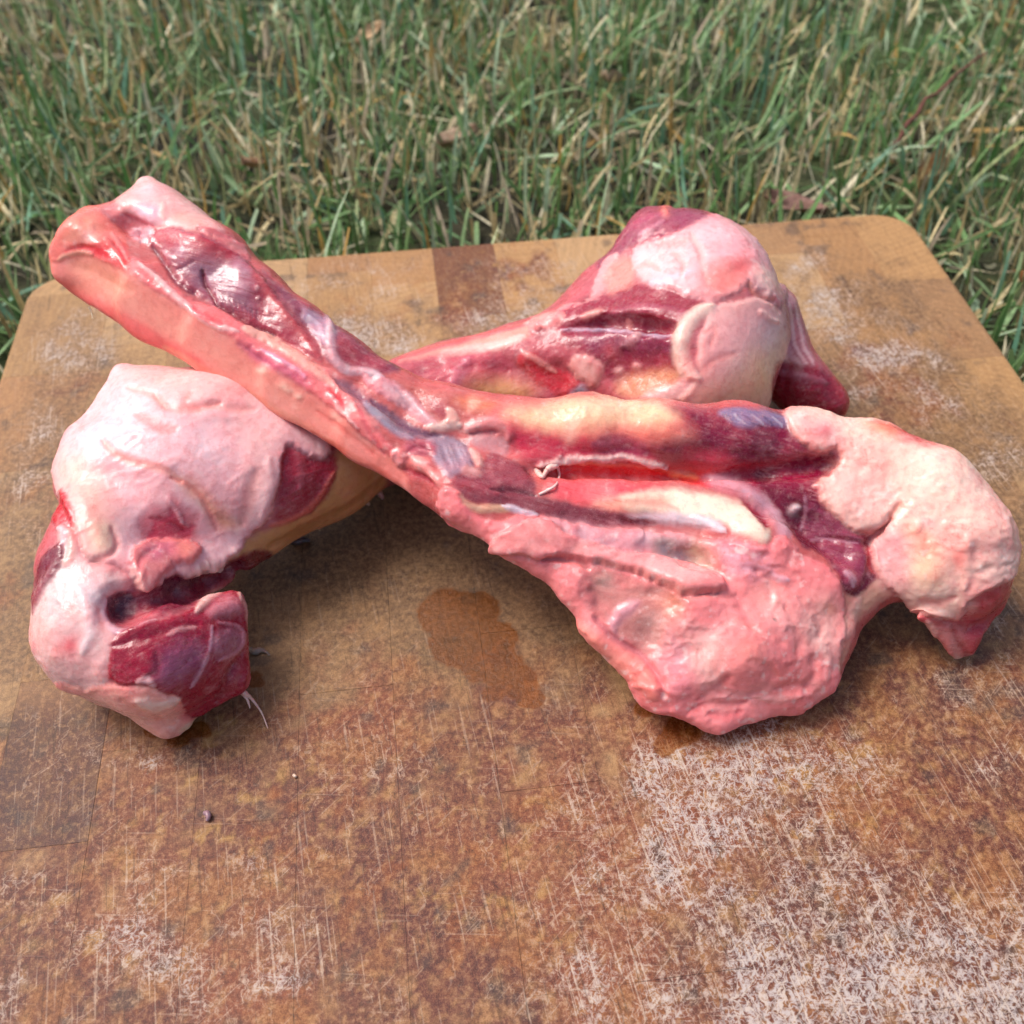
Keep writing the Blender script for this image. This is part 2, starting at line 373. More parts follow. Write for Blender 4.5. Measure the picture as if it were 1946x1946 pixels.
xb = [-BW]+[-0.0295+0.0349*k for k in range(-5, 8)]+[BW]
rowp = 0.0672
tones = ['#a97f52', '#a4784d', '#ac8458', '#a1734a', '#b08a60', '#9f7650']
def rounded(e, r=0.020):
    return BW-e, BY0-e, BY1+e, r-e
def make_block(x0, x1, y0, y1):
    """x0<x1, y1<y0 (back to front); outer sides are eased and rounded in plan"""
    oL, oR, oB, oF = x0 <= -BW+1e-6, x1 >= BW-1e-6, y0 >= BY0-1e-6, y1 <= BY1+1e-6
    gap = 0.00002
    nx = max(4, int((x1-x0)/0.0016)); ny = max(4, int((y0-y1)/0.0016))
    def shape(e, ezj):
        X0 = -BW+e if oL else x0+gap+ezj; X1 = BW-e if oR else x1-gap-ezj
        Y0 = BY0-e if oB else y0-gap-ezj; Y1 = BY1+e if oF else y1+gap+ezj
        R_ = 0.022
        u = np.linspace(0, 1, nx+1); v = np.linspace(0, 1, ny+1)
        gx, gy = np.meshgrid(X0+(X1-X0)*u, Y0+(Y1-Y0)*v, indexing='ij')
        for (f1, f2, sx, sy) in ((oL, oB, -1, 1), (oR, oB, 1, 1), (oL, oF, -1, -1), (oR, oF, 1, -1)):
            if not (f1 and f2): continue
            cx = sx*(BW-R_); cy = (BY0-R_) if sy > 0 else (BY1+R_)
            r_ = R_-e
            dx = (gx-cx)*sx; dy = (gy-cy)*sy
            msk = (dx > 0) & (dy > 0)
            mx = np.maximum(dx, dy); hy = np.hypot(dx, dy)+1e-9
            k = np.where(msk, mx/hy, 1.0)
            gx = np.where(msk, cx+sx*dx*k, gx); gy = np.where(msk, cy+sy*dy*k, gy)
        return gx, gy
    lev = [(0.0030, 0.00003, 0.0), (0.0013, 0.00002, -0.0004), (0.0004, 0.0, -0.0014), (0.0, 0.0, -0.0032), (0.0, 0.0, -BT+0.002), (0.002, 0.0, -BT)]
    gx, gy = shape(lev[0][0], lev[0][1])
    dz = rng.normal(0, 0.00006)
    V = [np.stack([gx, gy, np.full_like(gx, dz)], -1).reshape(-1, 3)]
    F = []
    idx = np.arange((nx+1)*(ny+1)).reshape(nx+1, ny+1)
    for a in range(nx):
        for b in range(ny): F.append((idx[a, b], idx[a, b+1], idx[a+1, b+1], idx[a+1, b]))
    per = [idx[a, 0] for a in range(nx)]+[idx[nx, b] for b in range(ny)]+[idx[a, ny] for a in range(nx, 0, -1)]+[idx[0, b] for b in range(ny, 0, -1)]
    per = np.array(per); prev = per; nV = len(V[0]); m_ = len(per)
    for (e, ej, z) in lev[1:]:
        hx, hy = shape(e, ej)
        V.append(np.stack([hx.ravel()[per], hy.ravel()[per], np.full(m_, z+dz)], -1))
        cur = np.arange(nV, nV+m_); nV += m_
        for k in range(m_): F.append((prev[k], prev[(k+1) % m_], cur[(k+1) % m_], cur[k]))
        prev = cur
    F.append(tuple(prev[::-1]))
    V = np.concatenate(V)
    # make every face point outwards (top grid above runs clockwise)
    F = [tuple(f[::-1]) if True else f for f in F]
    return V, F
blocks = []
for k in range(len(xb)-1):
    offr = 0 if k in (1, 6, 7, 3, 10, 13) else (rowp*0.5 if k % 3 == 2 else rowp*0.28)
    ys = [BY0]
    y = -rowp if offr == 0 else -offr
    while y > BY1+0.02: ys.append(y); y -= rowp
    ys.append(BY1)
    for r_ in range(len(ys)-1):
        V, F = make_block(xb[k], xb[k+1], ys[r_], ys[r_+1])
        o = mesh_obj('wood_block', V, F, bm_.m, board, smooth_shade=False)
        o.matrix_parent_inverse = Matrix.Translation((0, 0.235, BT))
        t = srgb(random.choice(tones))*random.uniform(0.95, 1.06)
        xc, yc = (xb[k]+xb[k+1])/2, (ys[r_]+ys[r_+1])/2
        er = 0.0; sc0 = 0.0
        if k == 6 and yc > -0.075: t = srgb('#6e4028'); er = 0.1
        elif k == 1 and -0.345 < yc < -0.265: t = srgb('#4f3430')
        elif random.random() < 0.15: t = t*0.86
        px, _ = project(V)
        top = (V[:, 2] > -0.0009)*1.0
        M = V*1000.0; M[:, 2] = 0
        ang = random.uniform(-0.5, 0.5); ox = random.uniform(0, 900)
        gu = M[:, 0]*math.cos(ang)+M[:, 1]*math.sin(ang)+ox; gw = M[:, 1]*math.cos(ang)-M[:, 0]*math.sin(ang)
        if k % 2: gu, gw = gw, gu
        ring = np.sin(gu*1.5+3.0*fbm(np.stack([gu*0.05, gw*0.02, M[:, 2]+ox], -1), 2))
        if k == 1 and -0.345 < yc < -0.265:
            u = smooth(-0.270, -0.290, V[:, 1])[:, None]; t = srgb('#8a6446')[None]*(1-u)+t[None]*u
        else: t = t[None]
        col = t*(1+0.07*ring+0.10*fbm(np.stack([gu*0.5, gw*0.05, M[:, 2]+ox], -1), 2))[:, None]
        rim = smooth(0.002, 0.035, np.minimum(np.minimum(BW-np.abs(V[:, 0]), BY0-V[:, 1]), V[:, 1]-BY1))
        n1 = fbm(M*0.028+3.1, 4); n2 = fbm(M*0.10+40, 4); n3 = fbm(M*0.33+9, 3); n4 = fbm(M*0.07+77, 4)
        yb = V[:, 1]; midb = smooth(-0.05, -0.15, yb)
        front = smooth(-0.24, -0.33, yb)
        st = np.maximum(spots(px, RD), 0.86*front)+er
        gm_ = np.maximum(spots(px, GM), 0.6*midb*(1-0.75*front))
        gm_ = np.maximum(gm_, 0.42*smooth(-0.01, -0.08, yb))
        fg = smooth(0.05, 0.75, gm_*(0.25+0.75*rim)+0.35*n2+0.25*n1+0.2*n3)*top
        gc = srgb('#6b5038')[None]*(1+0.22*n2+0.18*n3)[:, None]
        gc = gc*(1+0.25*smooth(0.0, 0.5, n1))[:, None]
        gc = gc*(1-0.5*smooth(0.1, 0.6, n4))[:, None]+srgb('#573c2a')[None]*(0.5*smooth(0.1, 0.6, n4))[:, None]
        if k == 1 and -0.345 < yc < -0.265: fg = fg*0.35
        col = col*(1-0.8*fg)[:, None]+gc*(0.8*fg)[:, None]
        fr = smooth(0.15, 0.75, st*(0.3+0.7*rim)+0.42*n2+0.22*n3+0.25*n4-0.05)*top
        if k == 1 and -0.345 < yc < -0.265: fr = fr*0.3
        wv_ = smooth(-0.25, 0.35, n1)[:, None]
        rc = srgb('#80402a')[None]*wv_+srgb('#633028')[None]*(1-wv_)
        u = smooth(0.05, 0.45, n4+0.3*n3)[:, None]*0.75; rc = rc*(1-u)+srgb('#8f5830')[None]*u
        u = smooth(0.1, 0.45, n3)[:, None]*0.6; rc = rc*(1-u)+srgb('#a97a4e')[None]*u
        col = col*(1-0.94*fr)[:, None]+rc*(0.94*fr)[:, None]
        ru = np.clip(spots(px, RU), 0, 1)*top
        u = (ru*smooth(0.22, 0.5, fbm(M*0.12+120, 3))*0.8)[:, None]; col = col*(1-u)+srgb('#8c4a22')[None]*u
        u = (ru*smooth(0.3, 0.5, fbm(M*0.22+160, 3))*0.7)[:, None]; col = col*(1-u)+srgb('#b08548')[None]*u
        u = (smooth(0.30, 0.55, fbm(M*0.10+220, 4))*0.6*top)[:, None]; col = col*(1-u)+srgb('#4a3d38')[None]*u
        attr_col(o.data, 'Col', np.clip(col, 0.004, 0.9))
        sc = np.maximum(spots(px, SC), 0.36*smooth(-0.2, -0.34, yb))*(0.35+0.65*rim)
        attr_f(o.data, 'scuff', np.clip(sc+(0.35*n1+0.30*n2+0.2*n3)*smooth(0.0, 0.5, sc), 0, 1.0)*0.74*top)
        attr_f(o.data, 'rub', np.clip(np.maximum(fg, fr), 0, 1))
        wt_ = np.zeros(len(px)); pw = px+np.stack([n2, n4], -1)*16+np.stack([n3, n2], -1)*6
        for x_, y_, r_0, a_ in WT: wt_ = np.maximum(wt_, a_*np.exp(-((pw[:, 0]-x_)**2+((pw[:, 1]-y_)*1.2)**2)/(r_0*r_0)*0.9))
        attr_f(o.data, 'wet', np.clip(wt_, 0, 1)*top)
        blocks.append(o)
#@@BONES@@
# ------------------------------------------------------------------ raw bones: solid bodies from implicit shapes
class Field:
    def __init__(s, lo, hi, h):
        s.lo = np.array(lo); s.h = h
        s.n = np.ceil((np.array(hi)-s.lo)/h).astype(int)+1
        s.F = np.full(s.n, 0.03, np.float32)
        s.ax = [s.lo[i]+h*np.arange(s.n[i]) for i in range(3)]
    def sub(s, lo, hi):
        a = np.clip(np.floor((lo-s.lo)/s.h).astype(int), 0, s.n-1); b = np.clip(np.ceil((hi-s.lo)/s.h).astype(int)+1, 1, s.n)
        sl = tuple(slice(int(i), int(j)) for i, j in zip(a, b))
        X = np.stack(np.meshgrid(*[s.ax[i][sl[i]] for i in range(3)], indexing='ij'), -1)
        return sl, X
    def put(s, sl, d, k, cut=False):
        A = s.F[sl]; d = d.astype(np.float32)
        if cut: d = -d; A, d = -A, -d
        h = np.clip(0.5+0.5*(d-A)/k, 0, 1)
        r = d*(1-h)+A*h-k*h*(1-h)
        s.F[sl] = -r if cut else r
    def cone(s, a, ra, b, rb, k=0.006, cut=False, flat=None):
        pad = max(ra, rb)+k*2+0.004
        sl, X = s.sub(np.minimum(a, b)-pad, np.maximum(a, b)+pad)
        ab = b-a; t = np.clip(((X-a) @ ab)/max(ab @ ab, 1e-12), 0, 1)
        d = np.linalg.norm(X-a-t[..., None]*ab, axis=-1)-(ra+(rb-ra)*t)
        if flat is not None:                      # shave a flat face off the tube
            for fn, fo in flat: 
                g_ = (X-a-t[..., None]*ab) @ fn-fo*(ra+(rb-ra)*t); kk = 0.0015; hh = np.clip(0.5+0.5*(d-g_)/kk, 0, 1); d = g_*(1-hh)+d*hh+kk*hh*(1-hh)
        s.put(sl, d, k, cut)
    def tube(s, pts, k=0.006, cut=False, flat=None):
        """pts: photo px x, y, height mm, radius px"""
        q = []
        for (x, y, z, r) in pts:
            p = P(x, y, z); q.append((p, r*depth(p)/FPX))
        if len(q) == 1: q = q*2
        for (a, ra), (b, rb) in zip(q[:-1], q[1:]): s.cone(a, ra, b, rb, k, cut, flat)
    def tri(s, A, B, Cc, k=0.006):
        """rounded triangular slab; corners px x, y, z mm, radius px"""
        pa, pb, pc = [P(*t[:3]) for t in (A, B, Cc)]
        ra, rb, rc = [t[3]*depth(p)/FPX for t, p in zip((A, B, Cc), (pa, pb, pc))]
        pad = max(ra, rb, rc)+2*k+0.004
        sl, X = s.sub(np.minimum(np.minimum(pa, pb), pc)-pad, np.maximum(np.maximum(pa, pb), pc)+pad)
        ab, ac = pb-pa, pc-pa; nrm = np.cross(ab, ac); nn = nrm @ nrm
        w = X-pa
        g = (np.cross(ab, w) @ nrm)/nn; b_ = (np.cross(w, ac) @ nrm)/nn; al = 1-b_-g
        ins = (al >= 0) & (b_ >= 0) & (g >= 0)
        dpl = np.abs(w @ nrm)/math.sqrt(nn)
        d = np.where(ins, dpl-(al*ra+b_*rb+g*rc), 1e3)
        for (p0, r0, p1, r1) in ((pa, ra, pb, rb), (pb, rb, pc, rc), (pc, rc, pa, ra)):
            e = p1-p0; t = np.clip(((X-p0) @ e)/(e @ e), 0, 1)
            d = np.where(ins, d, np.minimum(d, np.linalg.norm(X-p0-t[..., None]*e, axis=-1)-(r0+(r1-r0)*t)))
        s.put(sl, d, k)
    def value(s, p):
        q = (p-s.lo)/s.h; i = np.clip(q.astype(int), 0, s.n-2); f = q-i
        r = 0
        for a in (0, 1):
            for b in (0, 1):
                for c_ in (0, 1):
                    w = (f[:, 0] if a else 1-f[:, 0])*(f[:, 1] if b else 1-f[:, 1])*(f[:, 2] if c_ else 1-f[:, 2])
                    r = r+w*s.F[i[:, 0]+a, i[:, 1]+b, i[:, 2]+c_]
        return r
    def hit(s, px, py):
        d = ray(px, py); d = d/np.linalg.norm(d)
        t = np.linspace(0.15, 0.75, 1500); X = CAM+d*t[:, None]
        ok = ((X > s.lo) & (X < s.lo+s.h*(s.n-1))).all(1)
        X = X[ok]
        v = s.value(X); i = np.argmax(v < 0)
        return X[i] if v[i] < 0 else None
    def carve(s, pts, k=0.004):
        """cut a groove into the visible surface; pts px x, y, radius px, how deep its centre lies (mm)"""
        q = []
        for (x, y, r, dp) in pts:
            p = s.hit(x, y)
            if p is None: continue
            d = ray(x, y); d = d/np.linalg.norm(d)
            q.append((p+d*dp*0.001, r*depth(p)/FPX))
        if len(q) == 1: q = q*2
        for (a, ra), (b, rb) in zip(q[:-1], q[1:]): s.cone(a, ra, b, rb, k, True)
    def surface(s):
        F = s.F; S_ = F < 0
        nx, ny, nz = s.n
        cs = [(a, b, c_) for a in (0, 1) for b in (0, 1) for c_ in (0, 1)]
        cnt = sum(S_[a:nx-1+a, b:ny-1+b, c_:nz-1+c_].astype(np.int8) for a, b, c_ in cs)
        I = np.argwhere((cnt > 0) & (cnt < 8))
        val = np.stack([F[I[:, 0]+a, I[:, 1]+b, I[:, 2]+c_] for a, b, c_ in cs], 1)
        acc = np.zeros((len(I), 3)); num = np.zeros(len(I))
        for i0 in range(8):
            for i1 in range(i0+1, 8):
                if sum(abs(x-y) for x, y in zip(cs[i0], cs[i1])) != 1: continue
                v0, v1 = val[:, i0], val[:, i1]; mk = (v0 < 0) != (v1 < 0)
                t = np.where(mk, v0/np.where(mk, v0-v1, 1), 0)
                p = np.array(cs[i0])+t[:, None]*(np.array(cs[i1])-np.array(cs[i0]))
                acc += p*mk[:, None]; num += mk
        V = s.lo+s.h*(I+acc/num[:, None])
        idx = np.full((nx-1, ny-1, nz-1), -1, np.int64); idx[I[:, 0], I[:, 1], I[:, 2]] = np.arange(len(I))
        Q = []
        for ax in range(3):
            o1, o2 = [(1, 2), (2, 0), (0, 1)][ax]
            a = S_; sl0 = [slice(None)]*3; sl1 = [slice(None)]*3
            sl0[ax] = slice(0, -1); sl1[ax] = slice(1, None)
            ch = a[tuple(sl0)] != a[tuple(sl1)]
            E_ = np.argwhere(ch)
            E_ = E_[(E_[:, o1] > 0) & (E_[:, o2] > 0) & (E_[:, o1] < s.n[o1]-1) & (E_[:, o2] < s.n[o2]-1)]
            def at(d1, d2):
                q = E_.copy(); q[:, o1] -= d1; q[:, o2] -= d2
                return idx[q[:, 0], q[:, 1], q[:, 2]]
            quad = np.stack([at(1, 1), at(0, 1), at(0, 0), at(1, 0)], 1)
            ins = a[E_[:, 0], E_[:, 1], E_[:, 2]]
            quad = np.where(ins[:, None], quad, quad[:, ::-1])
            Q.append(quad)
        return V, np.concatenate(Q)

def normals(V, Q):
    n_ = np.cross(V[Q[:, 2]]-V[Q[:, 0]], V[Q[:, 3]]-V[Q[:, 1]])
    N = np.zeros_like(V)
    for k in range(4):
        for a in range(3): N[:, a] += np.bincount(Q[:, k], n_[:, a], len(V))
    return N/(np.linalg.norm(N, axis=1, keepdims=True)+1e-20)

def relax(V, Q, it=2, w=0.5):
    for _ in range(it):
        acc = np.zeros_like(V); num = np.zeros(len(V))
        for k in range(4):
            for s_ in (1, 3):
                a = Q[:, k]; b = Q[:, (k+s_) % 4]
                for c_ in range(3): acc[:, c_] += np.bincount(a, V[b, c_], len(V))
                num += np.bincount(a, minlength=len(V))
        V = V*(1-w)+w*acc/num[:, None]
    return V

def subdivide(V, Q):
    """one Catmull-Clark step on a closed quad mesh"""
    nV, nF = len(V), len(Q); Q = Q.astype(np.int64)
    fp = V[Q].mean(1)
    E_ = np.stack([Q, np.roll(Q, -1, 1)], -1).reshape(-1, 2)
    key = E_.min(1)*nV+E_.max(1)
    u, inv, cnt = np.unique(key, return_inverse=True, return_counts=True)
    ea, eb = u//nV, u % nV
    fe = np.repeat(np.arange(nF), 4)
    fs = np.stack([np.bincount(inv, fp[fe, k], len(u)) for k in range(3)], -1)
    ep = (V[ea]+V[eb]+fs)/(2+cnt)[:, None]
    em = (V[ea]+V[eb])*0.5
    n_ = np.bincount(Q.ravel(), minlength=nV).astype(float)
    Fa = np.stack([np.bincount(Q.ravel(), np.repeat(fp[:, k], 4), nV) for k in range(3)], -1)/n_[:, None]
    ne = np.bincount(ea, minlength=nV)+np.bincount(eb, minlength=nV)
    Ra = np.stack([np.bincount(ea, em[:, k], nV)+np.bincount(eb, em[:, k], nV) for k in range(3)], -1)/ne[:, None]
    vp = (Fa+2*Ra+(n_-3)[:, None]*V)/n_[:, None]
    ei = inv.reshape(nF, 4)+nV; fi = np.arange(nF)+nV+len(u)
    q = [np.stack([Q[:, k], ei[:, k], fi, ei[:, (k+3) % 4]], -1) for k in range(4)]
    return np.concatenate([vp, ep, fp]), np.concatenate(q)

# ---- paint: tissues laid on the body by outlines traced in the photograph
ZONE = {'s': (0, 0, 1.0), 'f': (0, 0, 1.00725), '1': (60, 300, 700/1932), '2': (40, 650, 700/1756), '3': (560, 560, 600/1932), '4': (960, 360, 700/1932),
        '5': (900, 740, 600/1656), '6': (1400, 740, 546/1507), '7': (0, 380, 600/1932)}
def T(txt, z):
    x0, y0, k = ZONE[z]
    return np.array([[float(v) for v in t.split(',')] for t in txt.split()])*k+np.array([x0, y0])
def chaikin(p, closed, it=2):
    for _ in range(it):
        if closed: q = np.roll(p, -1, 0); p = np.stack([0.75*p+0.25*q, 0.25*p+0.75*q], 1).reshape(-1, 2)
        else:
            a, b = p[:-1], p[1:]; m_ = np.stack([0.75*a+0.25*b, 0.25*a+0.75*b], 1).reshape(-1, 2)
            p = np.concatenate([p[:1], m_, p[-1:]])
    return p
def poly_sd(p, poly):
    """signed distance in px, positive inside"""
    d = np.full(len(p), 1e9); ins = np.zeros(len(p), bool)
    for a, b in zip(poly, np.roll(poly, -1, 0)):
        e = b-a; w = p-a
        t = np.clip((w @ e)/(e @ e+1e-12), 0, 1)
        d = np.minimum(d, ((w-t[:, None]*e)**2).sum(1))
        c1 = (a[1] <= p[:, 1]); c2 = (b[1] <= p[:, 1])
        cr = e[0]*w[:, 1]-e[1]*w[:, 0]
        ins ^= (c1 & ~c2 & (cr > 0)) | (~c1 & c2 & (cr < 0))
    return np.where(ins, 1, -1)*np.sqrt(d)
def line_d(p, pts):
    d = np.full(len(p), 1e9); u = np.zeros(len(p)); n_ = len(pts)-1
    for i, (a, b) in enumerate(zip(pts[:-1], pts[1:])):
        e = b-a; w = p-a
        t = np.clip((w @ e)/(e @ e+1e-12), 0, 1)
        q = ((w-t[:, None]*e)**2).sum(1)
        mk = q < d; d = np.where(mk, q, d); u = np.where(mk, (i+t)/n_, u)
    return np.sqrt(d), u

def islands(fid, Q):
    K = int(fid.max())+1
    key, inv = np.unique(Q.astype(np.int64)*K+fid[:, None], return_inverse=True); inv = inv.reshape(Q.shape)
    lab = np.arange(len(Q)); par = np.arange(len(Q))
    order = np.argsort(inv.ravel(), kind='stable'); fo = order//4; st = np.searchsorted(inv.ravel()[order], np.arange(len(key)))
    for _ in range(60):
        vl = np.minimum.reduceat(lab[fo], st)
        new = vl[inv].min(1)
        o2 = np.argsort(lab, kind='stable'); ul, s2 = np.unique(lab[o2], return_index=True)
        par[ul] = np.minimum(par[ul], np.minimum.reduceat(new[o2], s2))
        for _k in range(4): par = par[par]
        nl = par[np.minimum(lab, new)]
        if (nl == lab).all(): break
        lab = nl
    return lab
def split_islands(fid, Q, names, labels):
    """every loose piece of a part becomes a part of its own; crumbs join their neighbour"""
    for rnd in range(8):
        lab = islands(fid, Q); cnt = np.bincount(lab, minlength=len(Q))
        tiny = cnt[lab] < np.where(fid == 0, 1000, 260)
        if not tiny.any(): break
        vid = np.full(Q.max()+1, -1)
        for k in range(4): vid[Q[~tiny, k]] = np.maximum(vid[Q[~tiny, k]], fid[~tiny])
        nb = vid[Q[tiny]].max(1)
        fid = fid.copy(); fid[tiny] = np.where(nb >= 0, nb, fid[tiny])
    lab = islands(fid, Q)
    for k in range(len(names)):
        ls, c_ = np.unique(lab[fid == k], return_counts=True)
        for l in ls[np.argsort(-c_)][1:]:
            names.append(names[k]); labels.append(None); fid[lab == l] = len(names)-1
    return fid

class Body:
    def __init__(s, V, Q, axis, base, mus=0.6, name='flesh'):
        s.V, s.Q = V, Q; s.N = normals(V, Q)
        s.px, s.z = project(V)
        vd = CAM-V; vd /= np.linalg.norm(vd, axis=1, keepdims=True)
        s.face = smooth(-0.15, 0.25, (s.N*vd).sum(1))
        n_ = len(V)
        s.w1 = np.stack([fbm(V*210, 3), fbm(V*210+50, 3)], -1)
        s.w2 = np.stack([fbm(V*700, 2), fbm(V*700+50, 2)], -1)
        s.n1 = fbm(V*120+9, 3); s.n2 = fbm(V*330+19, 3); s.n3 = fbm(V*60+29, 2)
        s.col = np.repeat(srgb(base)[None], n_, 0); s.mus = np.full(n_, mus); s.wet = np.full(n_, 0.5)
        s.lump = np.ones(n_); s.h = np.zeros(n_); s.id = np.zeros(n_, int); s.names = [name]; s.labels = [None]
        ax = np.array(axis, float); ax /= np.linalg.norm(ax); s1 = np.cross(ax, [0, 0, 1.0]); s1 /= np.linalg.norm(s1); s2 = np.cross(ax, s1)
        s.fib = np.stack([V @ ax, V @ s1, V @ s2], -1)
    def L(s, z, txt, col, f=5, h=0.0, e=7, mus=None, wet=None, part=None, warp=5, fine=2, a=1.0, lab=None, blot=0.0, lump=None):
        poly = chaikin(T(txt, z), True)
        if part and part.startswith('fat'): fine = max(fine, 4.5); f = min(f, 4)
        lo = poly.min(0)-30; hi = poly.max(0)+30
        I = np.where(((s.px > lo) & (s.px < hi)).all(1))[0]
        if len(I) == 0: return
        sd_ = poly_sd(s.px[I]+s.w1[I]*warp+s.w2[I]*fine, poly)
        if blot: sd_ = sd_-blot*(1-s.n2[I]*2.2-s.n1[I])*0.5
        w = smooth(-f, f, sd_)*a
        cl = np.repeat(srgb(col)[None], len(I), 0)
        if part and (part.startswith('fat') or part in ('joint_capsule', 'membrane')):   # fat thins to a pink film at its torn rim
            r_ = np.exp(-(np.maximum(sd_, 0)/(16+14*s.n1[I]))**2)*(0.42+0.4*s.n2[I]); r_ = np.clip(r_, 0, 0.75)[:, None]
            cl = cl*(1-r_)+srgb('#d56e74')[None]*r_
        s.col[I] = s.col[I]*(1-w[:, None])+cl*w[:, None]
        if mus is not None: s.mus[I] = s.mus[I]*(1-w)+mus*w
        if wet is not None: s.wet[I] = s.wet[I]*(1-w)+wet*w
        if lump is None and part: lump = {'bone_shaft': 0.2, 'cartilage': 0.3, 'tendon': 0.4, 'bone': 0.3, 'silverskin': 0.3, 'knuckle': 0.6}.get(part, 1.0)
        if lump is not None: s.lump[I] = s.lump[I]*(1-w)+lump*w
        if h: s.h[I] += h*smooth(-e*0.35, e, sd_)*s.face[I]
        if part:
            if part not in s.names or lab: s.names.append(part); s.labels.append(lab); k = len(s.names)-1
            else: s.names.append(part); s.labels.append(None); k = len(s.names)-1
            s.id[I[sd_ > 0]] = k
    def S(s, z, txt, w, h=0.0, col=None, a=0.7, wet=None, mus=None, warp=3, taper=True, fine=1, part=None, cw=1.0):
        pts = chaikin(T(txt, z), False)
        lo = pts.min(0)-4*w-12; hi = pts.max(0)+4*w+12
        I = np.where(((s.px > lo) & (s.px < hi)).all(1))[0]
        if len(I) == 0: return
        d, u = line_d(s.px[I]+s.w1[I]*warp+s.w2[I]*fine, pts)
        ww = w*(0.35+0.65*np.sin(np.pi*np.clip(u, 0.02, 0.98))**0.6) if taper else w
        g_ = np.exp(-(d/ww)**2)
        if h: s.h[I] += h*g_*s.face[I]
        if col is not None:
            k = np.exp(-(d/(ww*cw))**4)*a
            s.col[I] = s.col[I]*(1-k[:, None])+srgb(col)[None]*k[:, None]
            if wet is not None: s.wet[I] = s.wet[I]*(1-k)+wet*k
            if mus is not None: s.mus[I] = s.mus[I]*(1-k)+mus*k
        if part:
            s.names.append(part); s.labels.append(None); s.id[I[d < ww*1.1]] = len(s.names)-1
    def B(s, z, x, y, r, col=None, a=0.6, h=0.0, wet=None):
        x0, y0, k_ = ZONE[z]; c_ = np.array([x*k_+x0, y*k_+y0]); r = r*k_
        d = np.linalg.norm(s.px+s.w1*6-c_, axis=1); g_ = np.exp(-(d/r)**2)
        if col is not None: s.col = s.col*(1-(g_*a)[:, None])+srgb(col)[None]*(g_*a)[:, None]
        if h: s.h += h*g_*s.face
        if wet is not None: s.wet = s.wet*(1-g_*0.9)+wet*g_*0.9
    def build(s, root, mat):
        fat = 1-s.mus
        fold = 1-np.abs(fbm(s.fib*np.array([55, 150, 150])+71, 3))*3.0
        fold2 = 1-np.abs(fbm(s.V*np.array([150, 150, 150])+171, 3))*3.0
        s.h += s.lump*fat*(0.42*smooth(0.3, 1.0, fold)*smooth(-0.1, 0.45, s.n3)+0.30*smooth(0.5, 1.0, fold2)*smooth(0.0, 0.5, -s.n3+0.3*s.n1))
        s.h += s.lump*(fat*(0.45*s.n1+0.20*s.n2+0.14*s.w2[:, 0])+s.mus*(0.45*s.n1+0.14*s.n2))+0.05*s.w2[:, 1]
        s.h += s.mus*s.lump*0.22*fbm(s.fib*np.array([70, 620, 620])+33, 2)
        V = s.V+s.N*(s.h*0.001)[:, None]
        V[:, 2] = np.maximum(V[:, 2], 0.0006)
        V = relax(V, s.Q, 1, 0.35)
        N = normals(V, s.Q)
        # patchy colour of living tissue
        col = s.col*(1+0.10*s.n1+0.06*s.n2)[:, None]
        blush = smooth(-0.05, 0.5, s.n3+0.5*s.n1+0.4*s.n2)*0.33*fat*np.clip(s.lump+0.2, 0, 1)
        col = col*(1-blush[:, None])+srgb('#ec8486')[None]*blush[:, None]
        pale = smooth(0.1, 0.6, -s.n3+0.5*s.n1)*0.15*fat
        col = col*(1-pale[:, None])+srgb('#f4dcd4')[None]*pale[:, None]
        lum = col @ np.array([0.3, 0.59, 0.11]); col = np.clip(lum[:, None]+(col-lum[:, None])*(1.16+0.14*s.mus)[:, None], 0.004, 0.95)
        rg = 1-np.abs(fbm(s.V*np.array([260, 260, 260])+5, 3))*3.2
        vein = smooth(0.72, 0.98, rg)*smooth(-0.1, 0.35, s.n3+0.3*s.n1)*0.34*fat*s.lump
        col = col*(1-vein[:, None])+srgb('#e0736f')[None]*vein[:, None]
        rg2 = 1-np.abs(fbm(s.fib*np.array([90, 420, 420])+15, 3))*3.0
        mem = smooth(0.70, 1.0, rg2)*smooth(-0.05, 0.4, s.n1+0.4*s.n3)*0.45*s.mus
        col = col*(1-mem[:, None])+srgb('#d9a0a2')[None]*mem[:, None]
        blot = smooth(0.25, 0.6, fbm(s.V*np.array([430, 430, 430])+35, 3))*0.30*fat*s.lump
        col = col*(1-blot[:, None])+srgb('#f9e4dc')[None]*blot[:, None]
        drk = smooth(0.25, 0.6, fbm(s.V*420+65, 3))*0.28*s.mus
        col = col*(1-drk[:, None])+(col*srgb('#b8646c')[None])*drk[:, None]
        fid = split_islands(s.id[s.Q].max(1), s.Q, s.names, s.labels)
        for k in range(len(s.names)):
            q = s.Q[fid == k]
            if len(q) == 0: continue
            u, inv = np.unique(q, return_inverse=True)
            o = mesh_obj(s.names[k], V[u], inv.reshape(-1, 4), mat, root)
            o.matrix_parent_inverse = root.matrix_world.inverted() if False else Matrix.Translation(-Vector(root.location))
            attr_col(o.data, 'Col', np.clip(col[u], 0.003, 0.95)); attr_f(o.data, 'mus', s.mus[u]); attr_f(o.data, 'wet', s.wet[u]); attr_v(o.data, 'fib', s.fib[u])
            o.data.normals_split_custom_set_from_vertices(N[u])
            if s.labels[k]: o['label'] = s.labels[k]

